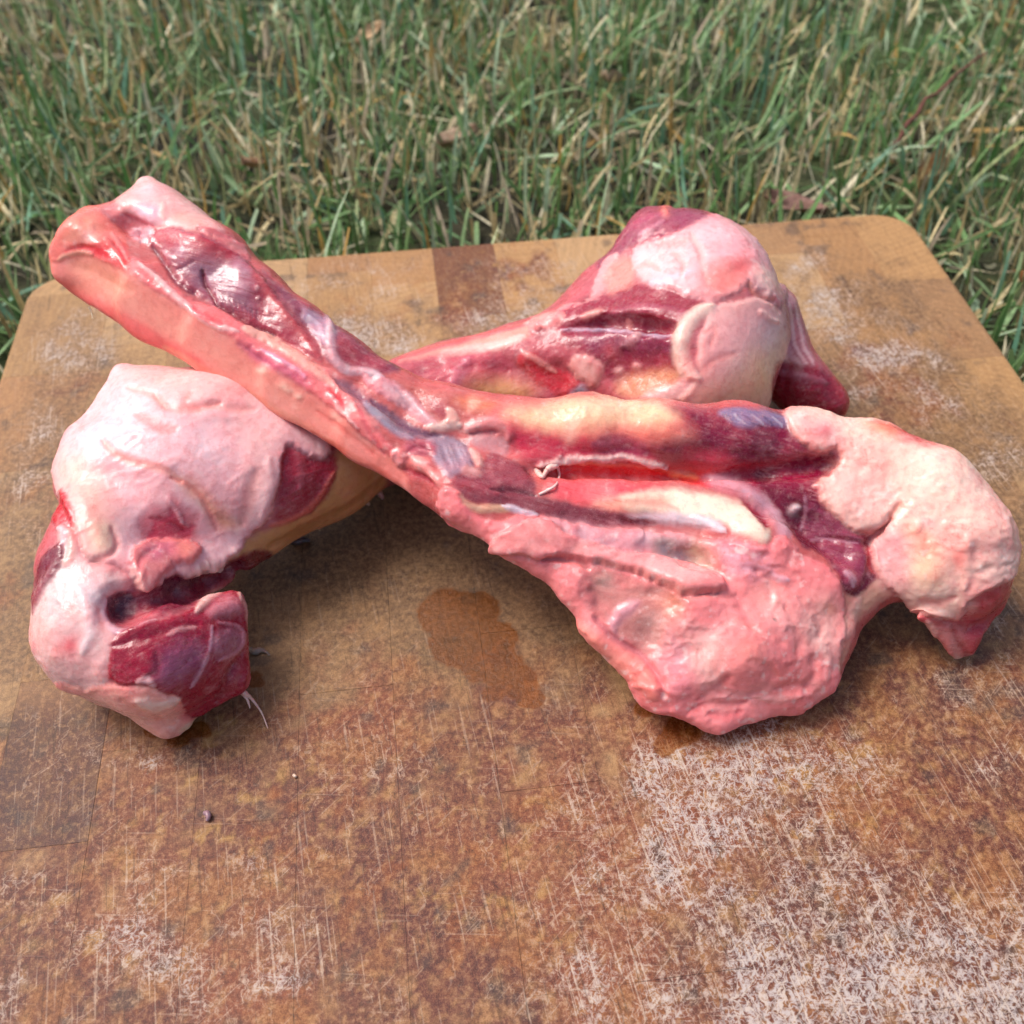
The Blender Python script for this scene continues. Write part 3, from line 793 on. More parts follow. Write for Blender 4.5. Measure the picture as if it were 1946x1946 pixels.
def tube_part(name, pts, mat, root, col, mus=0.0, wet=0.6, seg=8, field=None):
    """thin strand; pts px x, y, lift mm above the surface (or z mm if no field), radius px"""
    C_ = []
    for (x, y, z, r) in pts:
        if field is not None:
            p = field.hit(x, y)
            if p is None: p = P(x, y, 5)
            d = ray(x, y); d /= np.linalg.norm(d); p = p-d*z*0.001
        else: p = P(x, y, z)
        C_.append(np.append(p, r*depth(p)/FPX))
    C_ = np.array(C_)
    n_ = len(C_); t = np.linspace(0, n_-1, (n_-1)*5+1)
    i = np.clip(t.astype(int), 0, n_-2); f = (t-i)[:, None]
    p0 = C_[np.maximum(i-1, 0)]; p1 = C_[i]; p2 = C_[i+1]; p3 = C_[np.minimum(i+2, n_-1)]
    K = 0.5*((2*p1)+(-p0+p2)*f+(2*p0-5*p1+4*p2-p3)*f*f+(-p0+3*p1-3*p2+p3)*f**3)
    V = []; F = []
    for j in range(len(K)):
        a = K[max(j-1, 0), :3]; b = K[min(j+1, len(K)-1), :3]; tn = b-a; tn /= np.linalg.norm(tn)+1e-12
        s1 = np.cross(tn, fwd); s1 /= np.linalg.norm(s1)+1e-9; s2 = np.cross(tn, s1)
        for q in range(seg):
            an = 2*np.pi*q/seg; rr = K[j, 3]*(1+0.25*math.sin(j*1.7+q*2.1)*0.5)
            V.append(K[j, :3]+rr*(s1*math.cos(an)+s2*math.sin(an)))
    for j in range(len(K)-1):
        for q in range(seg): F.append((j*seg+q, j*seg+(q+1) % seg, (j+1)*seg+(q+1) % seg, (j+1)*seg+q))
    F.append(tuple(range(seg))); F.append(tuple(range((len(K)-1)*seg, len(K)*seg))[::-1])
    V = np.array(V); V[:, 2] = np.maximum(V[:, 2], 0.0004)
    o = mesh_obj(name, V, F, mat, root)
    if root is not None: o.matrix_parent_inverse = Matrix.Translation(-Vector(root.location))
    n_ = len(V)
    attr_col(o.data, 'Col', np.repeat(srgb(col)[None], n_, 0)); attr_f(o.data, 'mus', np.full(n_, mus)); attr_f(o.data, 'wet', np.full(n_, wet)); attr_v(o.data, 'fib', V)
    return o

mt = NT('raw_tissue')
def build_meat(b):
    pos = b.n('ShaderNodeNewGeometry').outputs['Position']
    mm = b.mapping(pos, (1000, 1000, 1000))
    fib = b.mapping(b.attr('fib', 'Vector'), (1000, 1000, 1000))
    base = b.attr('Col', 'Color'); mus = b.attr('mus'); wet = b.attr('wet')
    n1 = b.noise(mm, 0.35, 3, 0.6); n2 = b.noise(mm, 1.3, 2, 0.6)
    fb = b.noise(b.mapping(fib, (0.05, 1, 1)), 0.9, 3, 0.6)
    dark = b.mix(1.0, base, srgb('#d8807c'), 'MULTIPLY')
    col = b.mix(b.rng(n1, 0.45, 0.7, 0, 0.22), base, dark)
    light = b.mix(1.0, base, srgb('#4a3434'), 'SCREEN')
    col = b.mix(b.math('MULTIPLY', b.rng(fb, 0.52, 0.70), b.math('MULTIPLY', mus, 0.75)), col, light)
    col = b.mix(b.math('MULTIPLY', b.rng(fb, 0.46, 0.32), b.math('MULTIPLY', mus, 0.7)), col, dark)
    col = b.mix(b.rng(n2, 0.58, 0.74, 0, 0.3), col, light)
    n3 = b.noise(mm, 0.75, 3, 0.6, 0.6)
    lines = b.rng(b.math('ABSOLUTE', b.math('SUBTRACT', n3, 0.5)), 0.0, 0.028, 1.0, 0.0)
    lc = b.mix(mus, srgb('#e58f88'), srgb('#d9a6a4'))
    col = b.mix(b.math('MULTIPLY', lines, b.math('MULTIPLY', b.rng(n1, 0.4, 0.62), 0.30)), col, lc)
    b.l(col, b.b.inputs['Base Color'])
    b.b.inputs['Subsurface Weight'].default_value = 0.38
    b.b.inputs['Subsurface Radius'].default_value = (1.0, 0.35, 0.25)
    b.b.inputs['Subsurface Scale'].default_value = 0.0030
    ro = b.math('SUBTRACT', b.rng(n1, 0.3, 0.7, 0.36, 0.52), b.math('MULTIPLY', wet, 0.20))
    b.l(ro, b.b.inputs['Roughness'])
    b.l(b.math('MULTIPLY', b.rng(n1, 0.40, 0.60, 0.05, 1.0), b.math('MULTIPLY', b.math('POWER', wet, 1.5), 0.75)), b.b.inputs['Coat Weight'])
    b.b.inputs['Specular IOR Level'].default_value = 0.38
    b.b.inputs['Coat Roughness'].default_value = 0.06
    hh = b.math('ADD', b.math('MULTIPLY', n1, 0.45), b.math('MULTIPLY', n2, 0.22))
    hh = b.math('ADD', hh, b.math('MULTIPLY', fb, b.math('MULTIPLY', mus, 0.8)))
    nb = b.bump(hh, 0.40, 0.0009); b.l(nb, b.b.inputs['Normal'])
    cb = b.bump(b.math('ADD', n1, b.math('MULTIPLY', n3, 0.25)), 0.30, 0.0012); b.l(cb, b.b.inputs['Coat Normal'])
build_meat(mt)
MEAT = mt.m

# ================================================================== lower bone (lies on the board)
def make_lower():
    f = Field((-0.26, -0.36, -0.004), (0.20, -0.02, 0.125), 0.0014)
    # left joint, upper fat mass
    f.tube([(236, 716, 64, 12), (285, 795, 52, 82), (330, 860, 46, 130)], 0.006)
    f.tri((234, 712, 65, 9), (395, 726, 60, 12), (320, 830, 54, 78), 0.004)
    f.tri((234, 712, 65, 9), (150, 835, 56, 12), (320, 850, 50, 90), 0.004)
    f.tri((150, 835, 56, 12), (135, 925, 50, 14), (300, 890, 46, 100), 0.005)
    f.tube([(310, 805, 52, 85), (420, 820, 50, 100), (500, 850, 46, 92)], 0.010)
    f.tube([(232, 915, 46, 108), (350, 930, 40, 120), (450, 930, 36, 105), (560, 900, 34, 95)], 0.012)
    f.tube([(300, 990, 40, 90), (400, 985, 36, 70), (440, 1000, 34, 45)], 0.008)
    # left joint, lower end
    f.tube([(190, 1010, 46, 85), (180, 1080, 40, 95), (207, 1190, 30, 126), (300, 1245, 26, 108), (372, 1225, 25, 72)], 0.008)
    f.tri((446, 1142, 30, 20), (452, 1292, 14, 20), (320, 1240, 28, 78), 0.004)
    f.tri((452, 1292, 14, 20), (318, 1364, 8, 27), (310, 1245, 26, 85), 0.004)
    f.tri((318, 1364, 8, 27), (132, 1262, 20, 26), (240, 1220, 28, 100), 0.006)
    f.tube([(325, 1285, 18, 70), (320, 1335, 10, 40)], 0.008)
    f.tube([(300, 1110, 34, 70), (420, 1060, 28, 45), (480, 1030, 26, 40)], 0.008)
    # shaft
    f.tube([(500, 930, 34, 105), (620, 885, 30, 92), (720, 815, 27, 95), (800, 775, 27, 95), (880, 752, 28, 98), (1000, 725, 32, 102), (1130, 690, 38, 118), (1230, 670, 42, 140)], 0.010)
    # right joint
    f.tube([(1285, 700, 42, 165), (1330, 610, 50, 148), (1335, 545, 58, 120)], 0.010)
    f.tube([(1245, 480, 66, 72), (1290, 500, 62, 90), (1170, 590, 48, 85), (1120, 640, 40, 80)], 0.010)
    f.tube([(1380, 500, 60, 60), (1400, 640, 46, 76), (1370, 740, 38, 90)], 0.010)
    f.tube([(1234, 424, 72, 28), (1262, 424, 71, 28)], 0.006)
    f.tri((1205, 432, 72, 9), (1232, 402, 74, 8), (1260, 480, 64, 50), 0.004)
    # meat tail behind
    f.tube([(1460, 600, 40, 60), (1485, 650, 30, 42), (1520, 730, 20, 50), (1570, 765, 15, 42)], 0.008)
    # hollows
    f.carve([(224, 1163, 19, 1), (240, 1152, 24, 3), (262, 1143, 18, 3)], 0.008)
    f.carve([(290, 1143, 14, 1), (340, 1125, 18, 2), (390, 1100, 18, 3), (440, 1082, 24, 6)], 0.005)
    f.carve([(470, 1085, 30, 10), (500, 1075, 40, 14)], 0.006)
    f.carve([(1085, 622, 10, 1), (1150, 618, 16, 3), (1230, 622, 17, 4), (1275, 632, 12, 2)], 0.003)
    f.carve([(1180, 700, 42, -4), (1260, 700, 30, -3)], 0.010)
    f.carve([(960, 700, 20, -1), (1060, 720, 24, -1)], 0.008)
    V, Q = f.surface(); V = relax(V, Q, 2, 0.5); V, Q = subdivide(V, Q)
    b = Body(V, Q, P(1300, 650, 40)-P(270, 1100, 40), '#b5636a', 0.6, 'flesh')
    # ---- left joint
    b.L('2', '1480,480 1790,640 1640,830 1480,910 1320,990 1180,1070 1060,1120 950,1000 1150,900 1380,800 1500,640', '#cf9c72', 8, 0.3, 10, 0.1, 0.3, 'bone_shaft')
    b.S('2', '1720,650 1600,760 1460,830 1300,910 1180,975', 8, -0.6, '#a8744e', 0.6)
    b.L('2', '420,70 640,100 900,100 1180,290 1320,400 1420,430 1470,460 1480,520 1440,565 1390,555 1330,520 1265,480 1245,600 1215,750 1180,850 1080,925 1055,985 990,1030 930,1075 860,1060 800,1100 700,1120 640,1180 550,1195 515,1100 440,1060 340,1050 290,1000 260,880 170,715 150,600 200,440 340,200', '#f3c4c6', 4, 1.6, 6, 0.05, 0.35, 'fat', lab='thick white fat cap over the left joint', lump=0.6)
    b.L('2', '200,560 330,540 420,700 440,860 430,1000 330,1040 280,960 240,800', '#f4c4b4', 40, 0.3, 40, warp=14, a=0.9)
    b.L('2', '480,120 900,150 1100,270 900,320 760,330 640,240 520,230', '#f2bdb6', 40, warp=16, a=0.8)
    b.L('2', '1000,250 1240,400 1230,600 1180,800 1080,900 1000,820 1060,600 1000,400', '#f1b9b4', 45, warp=14, a=0.7)
    b.L('2', '330,400 520,330 800,420 1020,500 1000,640 700,560 480,520 340,520', '#f5d6d9', 40, 0.5, 50, warp=14, a=0.8)
    b.S('2', '400,480 450,540 560,580 680,610 760,660', 9, -0.9, '#eaa592', 0.6)
    b.S('2', '420,520 520,570 620,600 720,600', 16, 0.7)
    b.S('2', '560,360 620,390 680,430 740,420', 12, -0.6, '#ef9d98', 0.7)
    b.S('2', '650,270 700,330 820,330 950,300', 9, -0.7, '#eb9d94', 0.6)
    b.S('2', '520,230 640,260 700,320', 8, -0.5, '#eda79c', 0.5)
    b.S('2', '820,250 780,300 860,330', 7, -0.4, '#e99a92', 0.5)
    b.S('2', '900,300 1000,330 1120,330', 8, -0.5, '#eba398', 0.4)
    b.S('2', '1120,620 1080,760 1050,860', 14, -0.7, '#e8a199', 0.5)
    b.S('2', '1180,560 1190,700 1140,840', 10, 0.6)
    b.S('2', '240,560 260,700 320,830 360,900', 12, 0.5)
    b.L('2', '730,640 850,680 930,770 1030,850 1010,900 930,890 880,820 820,740', '#e4a48e', 20, -0.7, 30, warp=10)
    b.S('2', '720,650 800,680 860,740 900,820 930,890', 6, -0.45, '#d8807a', 0.55)
    b.L('2', '540,880 600,800 690,770 730,720 780,800 850,820 860,960 760,970 640,990 560,960', '#d3848a', 16, -0.6, 22, 0.35, 0.6, warp=12)
    b.L('2', '590,880 640,830 690,810 730,740 760,800 790,860 830,830 850,930 760,960 650,980 590,950', '#b8505e', 8, -0.3, 10, 0.6, 0.7, 'muscle', warp=12, fine=6, blot=8)
    b.S('2', '700,740 740,800 770,860', 5, 0.5, '#e5b3b6', 0.6); b.S('2', '620,840 700,850 780,900', 6, -0.4, '#a53a4a', 0.7)
    b.L('2', '490,990 600,940 720,925 830,940 870,1000 820,1050 720,1080 660,1130 640,1190 555,1195 520,1110', '#dc8f8e', 5, 1.6, 7, 0.2, 0.6, 'fat', blot=4)
    b.L('2', '560,1000 680,960 760,990 700,1040 600,1060', '#c87484', 16, warp=9); b.B('2', 780, 1000, 50, '#ee9b88', 0.7)
    b.S('2', '520,1090 560,1160 600,1180', 10, 0.8, '#f0b3ab', 0.8); b.S('2', '640,1000 560,1050 540,1130', 6, -0.6, '#b65a66', 0.5)
    b.L('2', '735,1115 830,1065 930,1030 945,1075 880,1100 780,1130', '#f0c6be', 4, 1.6, 6, 0, 0.4)
    for (x, y) in ((770, 1100), (830, 1085), (880, 1075), (920, 1050), (960, 1040), (1010, 1005)): b.B('2', x, y, 26, '#f3d2ca', 0.6, 1.0)
    b.L('2', '330,870 400,860 440,920 420,1000 350,1020', '#f3cdb8', 16, 0.7, 26, warp=8)
    b.S('2', '430,900 460,960 430,1030 330,1050', 6, -0.9, '#d98c84', 0.5)
    # dark recess
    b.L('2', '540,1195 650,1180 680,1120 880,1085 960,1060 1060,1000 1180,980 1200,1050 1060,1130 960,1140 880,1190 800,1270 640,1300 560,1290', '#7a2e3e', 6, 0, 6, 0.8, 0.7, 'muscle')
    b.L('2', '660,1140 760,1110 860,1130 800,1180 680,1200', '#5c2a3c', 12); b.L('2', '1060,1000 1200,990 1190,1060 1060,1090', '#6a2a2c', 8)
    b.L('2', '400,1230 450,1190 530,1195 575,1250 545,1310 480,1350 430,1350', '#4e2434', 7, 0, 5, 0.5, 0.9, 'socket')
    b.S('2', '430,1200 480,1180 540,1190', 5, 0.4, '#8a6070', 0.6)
    # joint capsule
    b.L('2', '170,890 250,870 290,1010 340,1060 460,1070 520,1120 530,1180 440,1200 395,1240 400,1310 440,1370 440,1450 410,1540 410,1640 300,1690 140,1650 -20,1480 0,1300 60,1170 160,1050', '#eabfbc', 5, 0.4, 8, 0.05, 0.6, 'joint_capsule')
    b.L('2', '150,1110 230,1080 270,1160 240,1280 160,1300 120,1230', '#b7b2b2', 30, warp=12, a=0.85)
    b.L('2', '310,1130 400,1150 380,1260 340,1290 300,1220', '#d3c0c6', 24, warp=8, a=0.7)
    b.B('2', 235, 1450, 50, '#df5660', 0.9); b.B('2', 180, 1480, 40, '#ea8684', 0.7); b.B('2', 245, 1280, 34, '#ee9690', 0.6); b.B('2', 110, 1380, 50, '#f0a8a2', 0.6)
    b.L('2', '180,1480 330,1440 400,1500 400,1630 260,1650', '#f2b4b2', 30, warp=10, a=0.7)
    b.S('2', '280,1180 330,1280 340,1380 300,1480', 12, 0.7, '#f4dcdc', 0.6); b.S('2', '400,1230 385,1300 430,1380 520,1390 640,1330', 7, 0.9, '#dfb9c0', 0.8)
    b.S('2', '240,900 250,1000 210,1060', 10, 0.8, '#f1b8ac', 0.6)
    # lower red muscle
    b.L('2', '430,1405 600,1345 780,1290 850,1250 900,1195 1000,1175 1060,1230 1090,1330 1100,1420 1090,1650 1010,1720 830,1800 770,1775 745,1690 620,1645 400,1625 430,1500', '#92303f', 5, 0.8, 7, 0.75, 0.65, 'muscle', lab='dark red muscle at the open end of the left joint')
    b.L('2', '640,1470 800,1420 900,1480 860,1560 720,1640 640,1600', '#9a5a72', 24, warp=10, a=0.9)
    b.L('2', '900,1390 1010,1350 1060,1400 1020,1480 920,1530', '#a8707e', 12, 0.5, 12, warp=6)
    b.L('2', '860,1300 960,1220 1040,1230 1060,1300 960,1310 900,1330', '#c08088', 10, 0.8, 10, warp=6)
    b.S('2', '900,1360 900,1460 860,1550 800,1640', 4, 0.35, '#c79aa6', 0.8); b.S('2', '930,1340 1030,1350 1060,1400 1030,1480 930,1520', 5, 0.5, '#c9929c', 0.7)
    b.S('2', '440,1450 560,1420 700,1380 840,1350', 8, -0.7, '#7c2434', 0.6); b.S('2', '640,1480 660,1560 600,1600', 7, -0.5, '#7c2638', 0.6)
    b.S('2', '1000,1540 960,1640 930,1700', 10, -0.7, '#7a2432', 0.7); b.S('2', '700,1400 760,1370 830,1360', 6, 0.6, '#d3a3a4', 0.6)
    b.S('2', '830,1290 900,1210 980,1180', 9, 0.9, '#f0c7c0', 0.9, part='fat'); b.S('2', '1040,1200 1075,1300 1090,1420', 5, 0.5, '#e3bdb2', 0.8)
    b.S('2', '560,1620 600,1600 640,1640', 8, 0.5, '#f0c4c4', 0.7)
    # bottom fat
    b.L('2', '120,1590 300,1650 400,1625 560,1640 640,1650 740,1690 765,1700 780,1780 840,1800 760,1930 600,1950 300,1860', '#f3b4a8', 6, 0.7, 8, 0, 0.7, 'fat')
    b.L('2', '820,1800 960,1740 1080,1690 1060,1720 900,1800 720,1870', '#e8cbb0', 5, 0.3, 6, 0, 0.4)
    b.S('2', '560,1700 640,1740 740,1700', 10, 0.6, '#fbdccf', 0.7); b.S('2', '480,1700 560,1760 680,1800', 9, -0.5, '#e59a8c', 0.5)
    # slivers on the far left
    b.L('2', '205,700 230,740 275,860 240,890 190,880 140,850 130,800 190,760', '#b23a44', 5, 0.5, 6, 0.7, 0.7, 'muscle')
    b.L('2', '195,940 220,1000 180,1100 120,1180 60,1300 50,1290 75,1050 130,990', '#74303f', 5, 0.8, 6, 0.7, 0.7, 'muscle')
    b.S('2', '180,890 220,900 200,960', 7, 0.8, '#e8cdd0', 0.9)
    # right muscle beside the shaft
    b.L('2', '1240,480 1330,525 1440,570 1500,520 1510,600 1490,680 1420,790 1300,850 1190,865 1225,750', '#9c3a46', 6, 0.2, 7, 0.7, 0.7, 'muscle')
    b.S('2', '1300,500 1340,580 1330,700', 10, 0.3, '#b9656f', 0.6); b.S('2', '1490,620 1400,780 1250,860 1180,870', 6, 0.5, '#d87c70', 0.7)
    # ---- shaft towards the right joint
    b.L('3', '600,420 760,340 1000,280 1250,215 1440,160 1500,220 1400,280 1250,330 1000,370 760,390', '#e8a094', 7, 0.3, 8, 0.1, 0.5, 'bone_shaft')
    b.S('3', '640,395 900,320 1200,240 1440,180', 6, 0.3, '#e4606a', 0.7); b.S('3', '900,370 1050,340 1250,320 1400,260', 9, 0.4, '#eec6bd', 0.8)
    b.L('3', '700,420 900,380 1200,360 1350,420 1300,520 1100,560 900,560 760,500', '#b35a66', 14, 0.2, 14, 0.6, 0.7)
    b.L('3', '1340,380 1450,330 1560,420 1720,500 1760,560 1660,640 1500,560 1400,480', '#b8454c', 9, 0.9, 12, 0.7, 0.8, 'muscle')
    b.L('3', '1000,520 1200,480 1450,520 1520,620 1300,660 1050,620', '#b47a68', 22, a=0.9); b.L('3', '1100,560 1350,540 1450,620 1200,660', '#c79a72', 20, a=0.8)
    b.S('3', '960,560 1000,480 1060,400', 14, 0.7, '#c78290', 0.7); b.S('3', '720,480 800,440 900,420', 12, -0.5, '#8f3c4a', 0.6)
    b.S('3', '1000,460 1150,430 1300,460', 10, -0.5, '#933f4c', 0.5); b.S('3', '1380,340 1500,400 1600,470', 6, 0.3, '#e8b0a8', 0.6, wet=1)
    b.L('3', '1440,190 1560,110 1640,140 1560,230 1470,240', '#efb0aa', 9, 0.9, 10, 0, 0.5)
    # ---- right joint
    b.L('4', '280,640 420,560 560,500 760,500 900,530 1010,580 1070,620 960,680 905,780 900,900 940,1000 860,1100 540,1010 500,900 400,860 280,800 100,760 180,690', '#8c3744', 7, 0, 8, 0.8, 0.7, 'muscle', lab='deep red muscle filling the hollow of the back joint')
    b.L('4', '300,735 420,690 560,640 760,650 920,690 890,775 760,770 640,745 460,735', '#84303e', 6, -0.9, 8, 0.8, 0.9)
    b.S('4', '290,738 450,735 640,748 760,768 880,775', 5, 1.0, '#c9b9c8', 0.85, wet=1); b.S('4', '520,680 620,630 800,620 950,650', 8, 0.6, '#a05a68', 0.6)
    b.L('4', '400,660 470,625 520,630 480,660 420,690', '#e0a29a', 6, 0.8, 8, 0); b.S('4', '640,690 650,730', 8, 0.5, '#d89a94', 0.7); b.S('4', '620,820 700,770', 10, 0.7, '#e0b3b0', 0.8)
    b.L('4', '350,750 700,770 880,800 880,880 700,870 520,860 420,830', '#7d4058', 20, a=0.75); b.B('4', 555, 845, 40, '#c96a70', 0.7)
    b.B('4', 600, 950, 26, '#e3b3ae', 0.8, 0.8); b.B('4', 690, 930, 22, '#d9a29e', 0.8, 0.8); b.B('4', 830, 900, 40, '#b85a66', 0.6)
    b.L('4', '560,1010 760,940 940,930 960,980 860,1100 600,1100', '#c98e74', 14, a=0.9); b.L('4', '700,1090 900,1010 1010,960 1000,1110 760,1130', '#e0aaa8', 12, 0.4, 12, 0.1)
    b.L('4', '330,880 420,860 500,890 520,970 450,1060 410,1000 340,960', '#dfaca4', 7, 0.8, 10, 0, 0.4, 'fat')
    b.L('4', '300,1110 400,1010 440,1060 400,1100', '#a89aa8', 8, 0.3, 6)
    b.L('4', '100,690 240,640 330,640 300,700 200,740 120,740', '#efb4ac', 6, 0.9, 8, 0, 0.5, 'fat')
    # fat of the right joint
    b.L('4', '640,320 760,262 900,215 1050,130 1200,120 1330,200 1470,400 1480,620 1390,600 1340,545 1260,500 1200,560 1080,600 1000,565 850,520 760,505 700,470 650,390', '#f2b9bc', 5, 1.2, 8, 0, 0.4, 'fat', lab='white fat capping the back joint')
    b.L('4', '1060,400 1180,380 1290,370 1300,470 1210,545 1090,580 1020,520', '#ea8f88', 22, -0.6, 24, warp=9, a=0.9); b.B('4', 1230, 400, 50, '#e06a6c', 0.7)
    b.L('4', '700,330 850,270 1000,260 1020,380 940,470 780,490 690,420', '#f4cdcc', 24, 0.7, 30, warp=8, a=0.8)
    b.S('4', '980,240 1020,330 1040,440 1060,500', 8, -0.6, '#eda59e', 0.5); b.S('4', '800,290 900,300 980,270', 9, -0.5, '#f0aaa4', 0.5)
    b.S('4', '700,420 760,400 820,440', 7, -0.5, '#ee9c96', 0.6); b.S('4', '760,500 850,490 980,440', 6, 0.5, '#e9c4cc', 0.7); b.S('4', '880,350 940,400 920,470', 6, -0.4, '#ee9c96', 0.5)
    b.S('4', '1280,490 1300,540 1350,570 1400,590', 6, -1.0, '#d98a7c', 0.7); b.L('4', '1290,400 1400,430 1425,560 1340,550', '#f2cfc0', 16, 0.5, 14, a=0.8)
    b.L('4', '600,150 680,50 790,30 1010,80 1080,150 960,205 880,225 780,270 650,305 600,350 500,420 470,400 540,310', '#8f4a5c', 5, 0.4, 8, 0.8, 0.6, 'muscle', lab='purple muscle on top of the back joint')
    b.S('4', '700,240 780,200 830,160', 4, 0.3, '#c98f9c', 0.6); b.S('4', '780,240 840,210', 4, 0.3, '#d8a4a8', 0.6); b.B('4', 840, 115, 26, '#ef8f84', 0.9, 1.2)
    b.L('4', '650,190 700,130 820,110 780,170 680,210', '#a85468', 12, a=0.8)
    b.L('4', '440,600 480,430 580,320 600,350 570,420 520,560 400,600 250,650 350,580', '#eab4b4', 5, 0.5, 7, 0, 0.5, 'fat')
    b.L('4', '520,400 660,330 690,450 640,520 520,560', '#d99a90', 10, a=0.9)
    # cartilage
    b.L('4', '1070,625 1180,590 1320,560 1410,600 1490,700 1490,900 1430,1180 1060,1180 870,1120 1020,980 1000,900 1020,760', '#f1bcb4', 5, 0.9, 10, 0, 0.45, 'cartilage', lab='smooth pale cartilage of the back joint')
    b.L('4', '1060,650 1200,600 1400,620 1400,700 1250,850 1100,960 1030,900', '#f0adad', 40, warp=10, a=0.8)
    b.L('4', '1440,760 1440,1150 1000,1150 1180,1000 1330,860', '#e8bd98', 50, warp=6, a=0.9); b.L('4', '1330,700 1420,690 1420,820 1340,840', '#f1d3d6', 30, a=0.7)
    b.S('4', '1330,640 1370,680 1420,695', 6, 0.9, '#f0b9b2', 0.7); b.S('4', '1040,760 1100,720 1080,820', 6, -0.4, '#ea9490', 0.5); b.S('4', '1020,980 1080,900 1200,860', 7, -0.3, '#ee9c94', 0.5)
    b.S('4', '1080,615 990,660 925,760 915,880 960,960 1000,985', 17, 1.8, '#f1cfc2', 0.95, wet=0.3, mus=0, part='fringe')
    # tail
    b.L('4', '1420,480 1500,540 1580,640 1600,850 1640,920 1560,960 1480,900 1450,700', '#c9979a', 5, 0.3, 6, 0.6, 0.5, 'tendon')
    for k in range(5): b.S('4', '%d,%d %d,%d %d,%d %d,%d' % (1465+k*20, 580+k*10, 1485+k*20, 720, 1490+k*22, 820, 1560+k*18, 920), 3, 0.3, '#e3c3c0' if k % 2 else '#a8686e', 0.7)
    b.L('4', '1400,880 1500,920 1640,930 1720,980 1840,1040 1820,1230 1500,1220 1380,1140', '#8c303e', 6, 0, 6, 0.8, 0.7, 'muscle')
    b.S('4', '1440,960 1560,980 1680,1010', 8, 0.5, '#b0707c', 0.6); b.S('4', '1730,1000 1790,1080 1790,1180', 14, 0.4, '#b24a50', 0.7)
    root = empty('leg_bone', tuple(P(600, 1000, 0)))
    b.build(root, MEAT)
    tag(root, 'raw bone with a fat-covered joint at each end, lying on the board under another', 'raw bone')
    # ragged bits along the underside and the dangling sinew
    tube_part('scrap', [(712, 928, 6, 4), (722, 938, 4, 6), (728, 948, 3, 3)], MEAT, root, '#e0a79a')
    tube_part('scrap', [(688, 938, 5, 4), (696, 952, 3, 5), (702, 960, 2, 2)], MEAT, root, '#e6c0a4')
    tube_part('scrap', [(598, 985, 5, 4), (604, 998, 3, 4), (608, 1008, 2, 2)], MEAT, root, '#ddb694')
    tube_part('sinew_strand', [(448, 1306, 12, 7), (466, 1318, 10, 5), (476, 1326, 7, 3.4), (486, 1338, 5, 2.2), (498, 1356, 2, 1.6), (509, 1384, 0.6, 1.0)], MEAT, root, '#edc0b4', seg=6)
    tube_part('sinew_strand', [(455, 1312, 10, 5), (468, 1326, 8, 3), (473, 1338, 6, 2), (475, 1346, 5, 1)], MEAT, root, '#edc0b4', seg=6)
    return f, root

